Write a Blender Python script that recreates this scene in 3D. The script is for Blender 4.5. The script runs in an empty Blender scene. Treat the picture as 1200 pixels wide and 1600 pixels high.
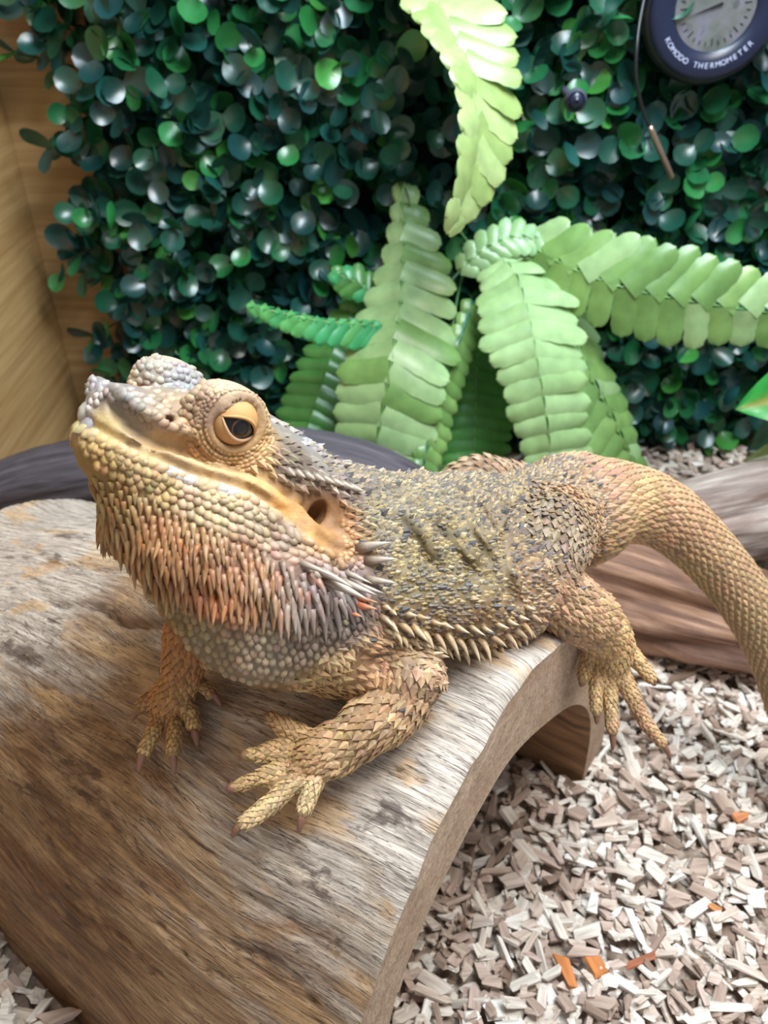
import bpy, math, random, time
import numpy as np
from mathutils import Vector, Matrix
from mathutils.bvhtree import BVHTree
T0 = time.time()
SC = bpy.context.scene
COL = SC.collection
rng = np.random.default_rng(7)
random.seed(7)
CM = 0.01          # everything below is written in centimetres

# ------------------------------------------------------------------ camera
FPX = 1250.0
PITCH = math.radians(36.0)
CAMH = 28.0
cam_d = bpy.data.cameras.new('camera')
cam = bpy.data.objects.new('camera', cam_d)
COL.objects.link(cam)
cam.location = (0, 0, CAMH * CM)
cam.rotation_euler = (math.pi / 2 - PITCH, 0, 0)
cam_d.sensor_fit = 'VERTICAL'
cam_d.sensor_height = 36.0
cam_d.lens = FPX / 1600.0 * 36.0
cam_d.clip_start = 0.005
cam_d.clip_end = 20
cam_d.dof.use_dof = True
cam_d.dof.focus_distance = 0.18
cam_d.dof.aperture_fstop = 24.0
SC.camera = cam

# ------------------------------------------------------------------ world, lamps, exposure
SC.view_settings.view_transform = 'Standard'
SC.view_settings.look = 'None'
SC.view_settings.exposure = 0.0
SC.view_settings.gamma = 1.0
SC.view_settings.use_curve_mapping = False
world = bpy.data.worlds.new('room_light')
SC.world = world
world.use_nodes = True
world.node_tree.nodes['Background'].inputs[0].default_value = (0.93, 0.97, 1.0, 1)
world.node_tree.nodes['Background'].inputs[1].default_value = 0.52

def area_lamp(name, loc, target, sx, sy, power, col):
    l = bpy.data.lights.new(name, 'AREA')
    l.shape = 'RECTANGLE'; l.size = sx * CM; l.size_y = sy * CM
    l.energy = power; l.color = col
    o = bpy.data.objects.new(name, l); COL.objects.link(o)
    o.location = Vector(loc) * CM
    o.rotation_euler = (Vector(target) - Vector(loc)).to_track_quat('-Z', 'Y').to_euler()
    return o
# the tube lamp under the lid of the enclosure and the basking lamp beside it
area_lamp('tube_lamp', (13, 30, 58), (9, 31, 0), 52, 12, 6.3, (0.71, 0.87, 1.0))
area_lamp('basking_lamp', (20, 10, 58), (4, 16, 8), 14, 14, 1.9, (1.0, 0.95, 0.88))

# ------------------------------------------------------------------ helpers
CP, SP = math.cos(PITCH), math.sin(PITCH)
def W(u, v, d):
    """point seen at pixel (u,v) at forward distance d (cm)"""
    x = (u - 600.0) / FPX; y = -(v - 800.0) / FPX
    return np.array([x * d, d * (CP + SP * y), CAMH + d * (-SP + CP * y)])
def camvec(r, u, f):
    """direction given as right, up, forward of the view -> world"""
    return np.array([r, f * CP + u * SP, -f * SP + u * CP])
def nrm(v):
    v = np.asarray(v, float); return v / (np.linalg.norm(v) + 1e-12)
def sstep(a, b, x):
    t = np.clip((x - a) / (b - a), 0, 1); return t * t * (3 - 2 * t)
def catmull(pts, n):
    P = np.asarray(pts, float); m = len(P)
    Q = np.vstack([2 * P[0] - P[1], P, 2 * P[-1] - P[-2]])
    out = []
    for i in range(m - 1):
        p0, p1, p2, p3 = Q[i], Q[i + 1], Q[i + 2], Q[i + 3]
        for t in np.linspace(0, 1, n, endpoint=False):
            out.append(0.5 * (2 * p1 + (p2 - p0) * t + (2 * p0 - 5 * p1 + 4 * p2 - p3) * t * t + (3 * p1 - p0 - 3 * p2 + p3) * t ** 3))
    out.append(P[-1])
    return np.array(out)

def vnoise_tab(seed):
    return np.random.default_rng(seed).random((64, 64, 64)).astype(np.float32)
_VT = vnoise_tab(3)
def vnoise(x, y, z):
    x = np.asarray(x, float); y = np.asarray(y, float); z = np.asarray(z, float)
    xi = np.floor(x).astype(int); yi = np.floor(y).astype(int); zi = np.floor(z).astype(int)
    fx = x - xi; fy = y - yi; fz = z - zi
    fx = fx * fx * (3 - 2 * fx); fy = fy * fy * (3 - 2 * fy); fz = fz * fz * (3 - 2 * fz)
    r = 0
    for dx in (0, 1):
        for dy in (0, 1):
            for dz in (0, 1):
                w = (fx if dx else 1 - fx) * (fy if dy else 1 - fy) * (fz if dz else 1 - fz)
                r = r + w * _VT[(xi + dx) % 64, (yi + dy) % 64, (zi + dz) % 64]
    return r * 2 - 1
def fbm(x, y, z, o=4):
    s = 0; a = 1; f = 1; t = 0
    for i in range(o):
        s = s + a * vnoise(x * f + 11 * i, y * f + 5 * i, z * f + 3 * i); t += a; a *= .5; f *= 2.03
    return s / t

def srgb(r, g, b):
    def c(x):
        x = x / 255.0
        return x / 12.92 if x <= 0.04045 else ((x + 0.055) / 1.055) ** 2.4
    return (c(r), c(g), c(b))

def mesh_np(name, V, F, smooth=False, cols=None, mats=None, mat_idx=None, attrs=None):
    """V (n,3) in cm; F list of index tuples or (m,k) int array"""
    me = bpy.data.meshes.new(name)
    V = np.asarray(V, np.float32) * CM
    if isinstance(F, np.ndarray):
        k = F.shape[1]; m = len(F)
        loops = F.ravel().astype(np.int32)
        starts = np.arange(0, m * k, k, dtype=np.int32)
        totals = np.full(m, k, np.int32)
    else:
        totals = np.array([len(f) for f in F], np.int32)
        starts = np.concatenate([[0], np.cumsum(totals)[:-1]]).astype(np.int32)
        loops = np.array([i for f in F for i in f], np.int32)
    me.vertices.add(len(V)); me.vertices.foreach_set('co', V.ravel())
    me.loops.add(len(loops)); me.loops.foreach_set('vertex_index', loops)
    me.polygons.add(len(totals)); me.polygons.foreach_set('loop_start', starts)
    try: me.polygons.foreach_set('loop_total', totals)
    except Exception: pass
    me.update(calc_edges=True)
    me.polygons.foreach_set('use_smooth', np.full(len(totals), bool(smooth)))
    if cols is not None:
        a = me.color_attributes.new('Col', 'FLOAT_COLOR', 'POINT')
        c = np.ones((len(V), 4), np.float32); c[:, :3] = cols
        a.data.foreach_set('color', c.ravel())
    if attrs:
        for k_, v_ in attrs.items():
            a = me.attributes.new(k_, 'FLOAT_VECTOR', 'POINT')
            a.data.foreach_set('vector', np.asarray(v_, np.float32).ravel())
    if mats:
        for m_ in mats: me.materials.append(m_)
    if mat_idx is not None:
        me.polygons.foreach_set('material_index', np.asarray(mat_idx, np.int32))
    me.validate()
    return me
def put(name, me, parent=None, label=None, cat=None, group=None, kind=None, mat=None):
    o = bpy.data.objects.new(name, me); COL.objects.link(o)
    if parent is not None: o.parent = parent
    if mat is not None and me is not None: me.materials.append(mat)
    tag(o, label, cat, group, kind)
    return o
def tag(o, label=None, cat=None, group=None, kind=None):
    if label: o['label'] = label
    if cat: o['category'] = cat
    if group: o['group'] = group
    if kind: o['kind'] = kind
    return o
def empty(name, loc=(0, 0, 0), **k):
    o = bpy.data.objects.new(name, None); COL.objects.link(o)
    o.location = Vector(loc) * CM
    o.empty_display_size = 0.01
    tag(o, **k)
    return o
def put_at(name, me, parent_empty, **k):
    """child given in world centimetres under an Empty that stands at its own spot"""
    o = put(name, me, parent=parent_empty, **k)
    o.matrix_parent_inverse = Matrix.Translation(-parent_empty.location)
    return o

def frames(path):
    """tangent + parallel-transport frame along a polyline"""
    P = np.asarray(path, float)
    T = np.gradient(P, axis=0); T /= np.linalg.norm(T, axis=1)[:, None] + 1e-12
    up = np.array([0, 0, 1.0])
    if abs(T[0] @ up) > .95: up = np.array([0, 1.0, 0])
    N = np.zeros_like(P); N[0] = nrm(up - T[0] * (T[0] @ up))
    for i in range(1, len(P)):
        N[i] = nrm(N[i - 1] - T[i] * (N[i - 1] @ T[i]))
    return P, T, N, np.cross(T, N)
def tube(path, rad, seg=8, cap=True):
    P, T, N, B = frames(path); n = len(P)
    rad = np.broadcast_to(np.asarray(rad, float), (n,))
    a = np.linspace(0, 2 * np.pi, seg, endpoint=False)
    V = (P[:, None] + rad[:, None, None] * (np.cos(a)[None, :, None] * N[:, None] + np.sin(a)[None, :, None] * B[:, None])).reshape(-1, 3)
    F = []
    for i in range(n - 1):
        for j in range(seg):
            F.append((i * seg + j, i * seg + (j + 1) % seg, (i + 1) * seg + (j + 1) % seg, (i + 1) * seg + j))
    if cap:
        F.append(tuple(range(seg - 1, -1, -1))); F.append(tuple((n - 1) * seg + j for j in range(seg)))
    return V, F

# ---- node material helper
def mat_new(name):
    m = bpy.data.materials.new(name); m.use_nodes = True
    nt = m.node_tree; nt.nodes.clear()
    out = nt.nodes.new('ShaderNodeOutputMaterial')
    b = nt.nodes.new('ShaderNodeBsdfPrincipled')
    nt.links.new(b.outputs[0], out.inputs[0])
    return m, nt, b
def N_(nt, typ, **kw):
    n = nt.nodes.new(typ)
    for k, v in kw.items():
        if k.startswith('i_'):
            key = k[2:]
            key = int(key) if key.isdigit() else key.replace('_', ' ')
            n.inputs[key].default_value = v
        else: setattr(n, k, v)
    return n
def ramp(nt, fac, stops, interp='LINEAR'):
    r = nt.nodes.new('ShaderNodeValToRGB'); r.color_ramp.interpolation = interp
    e = r.color_ramp.elements
    while len(e) < len(stops): e.new(0.5)
    for el, (p, c) in zip(e, stops):
        el.position = p; el.color = (c[0], c[1], c[2], 1) if len(c) == 3 else c
    nt.links.new(fac, r.inputs[0]); return r.outputs[0]
def mix(nt, fac, a, b, mode='MIX'):
    n = nt.nodes.new('ShaderNodeMix'); n.data_type = 'RGBA'; n.blend_type = mode
    for s, v in ((0, fac), (6, a), (7, b)):
        if isinstance(v, bpy.types.NodeSocket): nt.links.new(v, n.inputs[s])
        elif s == 0: n.inputs[0].default_value = v
        else: n.inputs[s].default_value = (v[0], v[1], v[2], 1)
    return n.outputs[2]
def scaled(nt, vec, s):
    n = nt.nodes.new('ShaderNodeMapping'); n.inputs['Scale'].default_value = s
    nt.links.new(vec, n.inputs[0]); return n.outputs[0]
def bump(nt, b, h, strength, dist):
    n = nt.nodes.new('ShaderNodeBump'); n.inputs['Strength'].default_value = strength
    n.inputs['Distance'].default_value = dist * CM
    nt.links.new(h, n.inputs['Height']); nt.links.new(n.outputs[0], b.inputs['Normal']); return n
def noise(nt, vec, scale, detail=4, rough=.55, dist=0.0):
    n = nt.nodes.new('ShaderNodeTexNoise')
    n.inputs['Scale'].default_value = scale; n.inputs['Detail'].default_value = detail
    n.inputs['Roughness'].default_value = rough; n.inputs['Distortion'].default_value = dist
    if vec is not None: nt.links.new(vec, n.inputs['Vector'])
    return n.outputs[0]
def attr(nt, name):
    n = nt.nodes.new('ShaderNodeAttribute'); n.attribute_name = name; return n
# ================================================================== the setting
WALL_Y = 49.0
def pine_material():
    m, nt, b = mat_new('pine_board')
    g = N_(nt, 'ShaderNodeNewGeometry').outputs['Position']
    v = scaled(nt, g, (3.0, 3.0, 26.0))
    n1 = noise(nt, v, 1.0, 5, .6, 1.2)
    n2 = noise(nt, scaled(nt, g, (9, 9, 260)), 1.0, 4, .6)
    c = ramp(nt, n1, [(.25, srgb(118, 84, 46)), (.5, srgb(158, 124, 76)), (.75, srgb(178, 146, 96))])
    c2 = mix(nt, .25, c, ramp(nt, n2, [(.35, srgb(140, 96, 56)), (.65, srgb(226, 190, 140))]))
    nt.links.new(c2, b.inputs['Base Color']); b.inputs['Roughness'].default_value = .55
    bump(nt, b, n2, .25, .03)
    return m
M_PINE = pine_material()
def board(name, lo, hi, mat, kind='structure'):
    x0, y0, z0 = lo; x1, y1, z1 = hi
    V = [(x, y, z) for z in (z0, z1) for y in (y0, y1) for x in (x0, x1)]
    F = [(0, 2, 3, 1), (4, 5, 7, 6), (0, 1, 5, 4), (2, 6, 7, 3), (0, 4, 6, 2), (1, 3, 7, 5)]
    return put(name, mesh_np(name, V, F), kind=kind, mat=mat)
board('wall_back', (-22.6, WALL_Y, -1.5), (60, WALL_Y + 1.6, 62), M_PINE)
board('wall_left', (-22.6, -6, -1.5), (-21, WALL_Y, 62), M_PINE)
def floor_material():
    m, nt, b = mat_new('chip_dust')
    g = N_(nt, 'ShaderNodeNewGeometry').outputs['Position']
    n1 = noise(nt, g, 160, 5, .65)
    c = ramp(nt, n1, [(.3, srgb(96, 78, 66)), (.5, srgb(164, 144, 128)), (.7, srgb(206, 190, 174))])
    nt.links.new(c, b.inputs['Base Color']); b.inputs['Roughness'].default_value = .9
    bump(nt, b, n1, .8, .3)
    return m
board('floor', (-21, -6, -1.5), (60, WALL_Y, 0.0), floor_material())

# ================================================================== the half-log hide the lizard lies on
AX_N = nrm((0.829, -0.5589, 0)); AX_D = np.array([-AX_N[1], AX_N[0], 0])
END0 = -4.32
OUT = catmull([(3.4, 0), (4.0, 4.5), (4.9, 8.4), (6.4, 11.35), (8.2, 13.0), (10, 13.8), (11.8, 14.15), (13.4, 13.9), (16.2, 12.1), (19.3, 8.3), (21.5, 4.2), (22.7, 0)], 24)
INN = catmull([(6.0, 0), (6.1, 4.5), (6.8, 8.4), (8.0, 10.1), (9.4, 11.0), (10.6, 11.4), (12.0, 11.5), (13.9, 10.7), (16.7, 8.9), (18.9, 6.4), (20.1, 3.6), (20.6, 0)], 24)
def hide_pt(t, w, z):
    t = np.asarray(t, float); w = np.asarray(w, float); z = np.asarray(z, float)
    k = sstep(4.0, 24.0, t)                      # the log tapers towards its far end
    z = z * (1 - .325 * k); w = 13.5 + (w - 13.5) * (1 - .10 * k)
    return np.stack([AX_N[0] * (END0 - t) + AX_D[0] * w, AX_N[1] * (END0 - t) + AX_D[1] * w, z], -1)
def resample(P, n):
    s = np.concatenate([[0], np.cumsum(np.linalg.norm(np.diff(P, axis=0), axis=1))])
    q = np.linspace(0, s[-1], n)
    return np.stack([np.interp(q, s, P[:, 0]), np.interp(q, s, P[:, 1])], 1), q
LEN = 22.4
def build_hide():
    ns, ntt = 300, 330
    O, so = resample(OUT, ns); I, si = resample(INN, ns)
    dO = np.gradient(O, axis=0); nO = np.stack([-dO[:, 1], dO[:, 0]], 1); nO /= np.linalg.norm(nO, axis=1)[:, None]
    ts = np.linspace(0, 1, ntt) ** 1.25 * LEN
    TT, SS = np.meshgrid(ts, so, indexing='ij')
    # weathered relief that follows the grain
    wob = .5 * fbm(TT * .12, SS * .12, 0 * TT + 2, 2)
    S2 = SS + wob * 1.6
    rid = 1 - np.abs(fbm(TT * .10, S2 * 2.6, 0 * TT + 7, 3)) * 2
    fine = fbm(TT * .22, S2 * 6.5, 0 * TT, 3)
    big = fbm(TT * .10, SS * .22, 0 * TT + 4, 3)
    disp = big * .42 - np.clip(rid - .62, 0, 1) * .13 + fine * .035
    # long weather cracks: (t0, t1, s, depth, width)
    for (t0, t1, s0, dp, wd) in CRACKS:
        tt = np.clip((TT - t0) / (t1 - t0), 0, 1)
        env = np.where((TT >= t0 - .05) & (TT <= t1), np.sin(np.pi * np.clip(tt, 0.02, .98)) ** .5, 0)
        line = s0 + .12 * np.sin(TT * 1.9 + s0) + .25 * vnoise(TT * .5, 0 * TT + s0, 0 * TT)
        disp = disp - dp * env * np.exp(-((S2 * 0 + SS - line) / wd) ** 2)
    # worn hollow towards the left end
    env_end = 1 - np.exp(-TT / .12)
    disp = disp * np.clip(.25 + .75 * env_end, 0, 1)
    foot = sstep(0, 1.0, O[:, 1])[None, :]
    disp *= .3 + .7 * foot
    wO = O[None, :, 0] + nO[None, :, 0] * disp; zO = np.maximum(O[None, :, 1] + nO[None, :, 1] * disp, -.0)
    VO = hide_pt(TT + .05 * fbm(SS * 1.2, TT * .3, 0 * TT, 2), wO, zO).reshape(-1, 3)
    gO = np.stack([TT, S2, disp * 0 + 0], -1).reshape(-1, 3)
    ti = np.linspace(0, LEN, 40)
    TI, SI = np.meshgrid(ti, si, indexing='ij')
    di = .22 * fbm(TI * .3, SI * .5, 0 * TI + 9, 3) * sstep(0, .6, TI)
    VI = hide_pt(TI, I[None, :, 0] + di, np.maximum(I[None, :, 1] + di, 0)).reshape(-1, 3)
    gI = np.stack([TI, SI + 40, 0 * TI + 1], -1).reshape(-1, 3)
    def grid_faces(a, b, off, flip):
        i, j = np.meshgrid(np.arange(a - 1), np.arange(b - 1), indexing='ij')
        q = np.stack([i * b + j, (i + 1) * b + j, (i + 1) * b + j + 1, i * b + j + 1], -1).reshape(-1, 4) + off
        return q[:, ::-1] if flip else q
    FO = grid_faces(ntt, ns, 0, True)
    FI = grid_faces(40, ns, len(VO), False)
    # sawn end faces (own vertices so that their edge stays crisp), across the thickness
    Vs = [VO, VI]; gs = [gO, gI]; Fs = [FO, FI]; idx = [np.zeros(len(FO)), np.full(len(FI), 2)]
    off = len(VO) + len(VI); K = 12
    for end, (ro, ri) in enumerate(((VO[:ns], VI[:ns]), (VO[-ns:], VI[-ns:]))):
        k = np.linspace(0, 1, K)[:, None, None]
        E = ro[None] * (1 - k) + ri[None] * k
        kk = np.broadcast_to(k[..., 0], (K, ns)); sg = np.broadcast_to(so[None], (K, ns))
        rough = .05 * fbm(sg * 2.2, kk * 5, 0 * kk + 3 + end, 3) * np.sin(np.pi * kk)
        # rounded, splintered arris
        arr = -.16 * np.exp(-kk / .05) * (.6 + .8 * np.abs(fbm(sg * 1.1, kk, 0 * kk + 8, 3)))
        push = (rough + arr * (kk > 0) ) * (1 if end == 0 else -1)
        E = E + AX_N[None, None] * push[..., None]
        Vs.append(E.reshape(-1, 3)); gs.append(np.stack([kk * 3, sg, 0 * kk + 2], -1).reshape(-1, 3))
        q = grid_faces(K, ns, off, end == 1); Fs.append(q); idx.append(np.full(len(q), 1)); off += K * ns
    V = np.vstack(Vs); F = np.vstack(Fs)
    return mesh_np('half_log_hide', V, F, smooth=True, attrs={'gc': np.vstack(gs)}, mat_idx=np.concatenate(idx)), VO, FO
CRACKS = [(.1, 2.9, 15.3, .22, .05), (.3, 1.9, 14.2, .12, .04), (1.5, 9.0, 11.5, .10, .04), (.0, 5.0, 10.1, .12, .045), (2.0, 11.0, 9.2, .10, .04),
          (8, 16, 15.6, .3, .10), (10, 17, 13.4, .12, .06), (.0, 4.0, 12.7, .08, .04), (4, 12, 7.6, .1, .05), (.2, 6, 6.4, .1, .05), (12, 20, 17.2, .25, .12)]
def wood_material(name, kind):
    m, nt, b = mat_new(name)
    gc = attr(nt, 'gc').outputs['Vector']
    if kind == 'outer':
        fib = noise(nt, scaled(nt, gc, (.62, 9.5, 1)), 1.0, 8, .74, .45)
        fib2 = noise(nt, scaled(nt, gc, (2.0, 26, 1)), 1.0, 5, .7, .2)
        patch = noise(nt, scaled(nt, gc, (.16, .42, 1)), 1.0, 4, .6, .5)
        patch2 = noise(nt, scaled(nt, gc, (.22, .7, 1)), 1.3, 5, .65, .9)
        base = ramp(nt, fib, [(.26, srgb(78, 56, 42)), (.42, srgb(140, 110, 82)), (.55, srgb(176, 146, 114)), (.72, srgb(208, 184, 156))])
        grey = ramp(nt, fib, [(.26, srgb(100, 90, 88)), (.45, srgb(170, 160, 152)), (.62, srgb(212, 204, 196))])
        brown = ramp(nt, fib, [(.28, srgb(64, 44, 32)), (.5, srgb(128, 94, 66)), (.72, srgb(186, 144, 102))])
        # weathering zones along the log: pale driftwood grey far up, browner in the middle, pale again at the sawn end
        sep = N_(nt, 'ShaderNodeSeparateXYZ'); nt.links.new(gc, sep.inputs[0])
        mr = N_(nt, 'ShaderNodeMapRange', i_1=0.0, i_2=24.0); nt.links.new(sep.outputs[0], mr.inputs[0])
        zone = ramp(nt, mr.outputs[0], [(.0, (.62,) * 3), (.16, (.40,) * 3), (.34, (.10,) * 3), (.5, (.26,) * 3), (.62, (.8,) * 3), (.8, (.98,) * 3)])
        mr2 = N_(nt, 'ShaderNodeMapRange', i_1=6.0, i_2=17.0); nt.links.new(sep.outputs[1], mr2.inputs[0])
        acr = ramp(nt, mr2.outputs[0], [(.0, (.0,) * 3), (.35, (.25,) * 3), (.7, (1.0,) * 3)])
        zz = mix(nt, 1.0, zone, acr, 'MULTIPLY')
        add = mix(nt, 1.0, zz, ramp(nt, patch2, [(.36, (-.0,) * 3), (.62, (.34,) * 3)]), 'ADD')
        c = mix(nt, ramp(nt, patch, [(.44, (0,) * 3), (.56, (.95,) * 3)]), base, brown)
        c = mix(nt, ramp(nt, add, [(.28, (0,) * 3), (.66, (.92,) * 3)]), c, grey)
        stain = noise(nt, scaled(nt, gc, (.34, 1.1, 1)), 1.0, 5, .7, .6)
        c = mix(nt, ramp(nt, stain, [(.575, (0,) * 3), (.63, (.72,) * 3)]), c, srgb(66, 46, 42))
        tan = noise(nt, scaled(nt, gc, (.2, .5, 1)), 1.7, 3, .6, .3)
        c = mix(nt, ramp(nt, tan, [(.55, (0,) * 3), (.62, (.6,) * 3)]), c, srgb(194, 158, 114))
        c = mix(nt, ramp(nt, fib2, [(.30, (.75,) * 3), (.46, (0,) * 3)]), c, srgb(52, 36, 28))
        dz = ramp(nt, mr.outputs[0], [(.2, (0,) * 3), (.34, (.62,) * 3), (.5, (.5,) * 3), (.62, (0,) * 3)])  # darker brown middle: the wood's own tone plus the head's shadow painted in
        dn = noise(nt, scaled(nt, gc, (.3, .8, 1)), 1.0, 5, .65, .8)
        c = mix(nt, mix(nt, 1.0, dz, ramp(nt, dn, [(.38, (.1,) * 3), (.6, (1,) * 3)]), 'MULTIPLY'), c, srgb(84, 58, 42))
        ln = noise(nt, scaled(nt, gc, (.30, 5.5, 1)), 1.0, 4, .6, .4)
        c = mix(nt, ramp(nt, ln, [(.482, (0,) * 3), (.5, (.85,) * 3), (.518, (0,) * 3)]), c, srgb(46, 32, 26))
        ln2 = noise(nt, scaled(nt, gc, (.45, 9.0, 1)), 1.0, 3, .6, .2)
        c = mix(nt, ramp(nt, ln2, [(.56, (0,) * 3), (.575, (.7,) * 3), (.59, (0,) * 3)]), c, srgb(60, 44, 36))
        spk = noise(nt, scaled(nt, gc, (3.5, 11, 1)), 1.0, 4, .7)
        c = mix(nt, ramp(nt, spk, [(.62, (0,) * 3), (.68, (.6,) * 3)]), c, srgb(64, 46, 34))
        c = mix(nt, 1.0, c, (1.0, .96, .90), 'MULTIPLY')
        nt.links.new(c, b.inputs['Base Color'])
        h = mix(nt, .5, fib, fib2)
        bump(nt, b, h, .55, .07); b.inputs['Roughness'].default_value = .72
    elif kind == 'end':
        n1 = noise(nt, scaled(nt, gc, (6, 6, 1)), 1.3, 6, .75)
        n2 = noise(nt, scaled(nt, gc, (1.2, .5, 1)), 1.0, 4, .6, .4)
        c = ramp(nt, n1, [(.28, srgb(126, 102, 84)), (.5, srgb(184, 158, 134)), (.72, srgb(212, 190, 168))])
        c = mix(nt, ramp(nt, n2, [(.45, (0,) * 3), (.7, (.5,) * 3)]), c, srgb(150, 112, 82))
        nt.links.new(c, b.inputs['Base Color']); b.inputs['Roughness'].default_value = .85
        bump(nt, b, n1, .7, .06)
    else:
        n1 = noise(nt, scaled(nt, gc, (.25, 2.2, 1)), 1.0, 5, .6, .3)
        c = ramp(nt, n1, [(.3, srgb(96, 66, 44)), (.6, srgb(160, 118, 82)), (.8, srgb(180, 140, 104))])
        nt.links.new(c, b.inputs['Base Color']); b.inputs['Roughness'].default_value = .8
        bump(nt, b, n1, .4, .08)
    return m
hide_me, HIDE_V, HIDE_F = build_hide()
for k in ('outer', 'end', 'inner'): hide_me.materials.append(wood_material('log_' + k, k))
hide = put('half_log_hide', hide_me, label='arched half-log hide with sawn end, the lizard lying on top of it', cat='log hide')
HIDE_BVH = BVHTree.FromPolygons([Vector(v) for v in HIDE_V[::1]], HIDE_F.tolist())
def on_hide(u, v, lift=0.0):
    """where the view ray through pixel (u,v) meets the log (cm); returns point and forward distance"""
    o = Vector((0, 0, CAMH)); dr = Vector(W(u, v, 1.0)) - o
    L = dr.length
    h = HIDE_BVH.ray_cast(o, dr.normalized(), 200)
    if h[0] is None: return None, None
    return np.array(h[0]), h[3] / L
def hide_z(x, y):
    h = HIDE_BVH.ray_cast(Vector((x, y, 40)), Vector((0, 0, -1)), 100)
    return h[0][2] if h[0] is not None else 0.0
# ================================================================== the bearded dragon: one skin grown from a distance field
HF = nrm(camvec(-.626, .283, -.725)); HR = nrm(camvec(-.675, .27, .687)); HL = -HR
HU = nrm(camvec(.39, .919, .022)); HR = nrm(HR - HF * (HR @ HF)); HL = -HR; HU = nrm(HU - HF * (HU @ HF) - HR * (HU @ HR))
HO = camvec(-3.69, 2.08, 16.16) + np.array([0, 0, CAMH])
HM = np.stack([HF, HL, HU], 1)          # local (forward, left, up) -> world
def H(x, y, z): return HO + HM @ np.array([x, y, z], float)
def Hd(x, y, z): return HM @ np.array([x, y, z], float)

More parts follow.
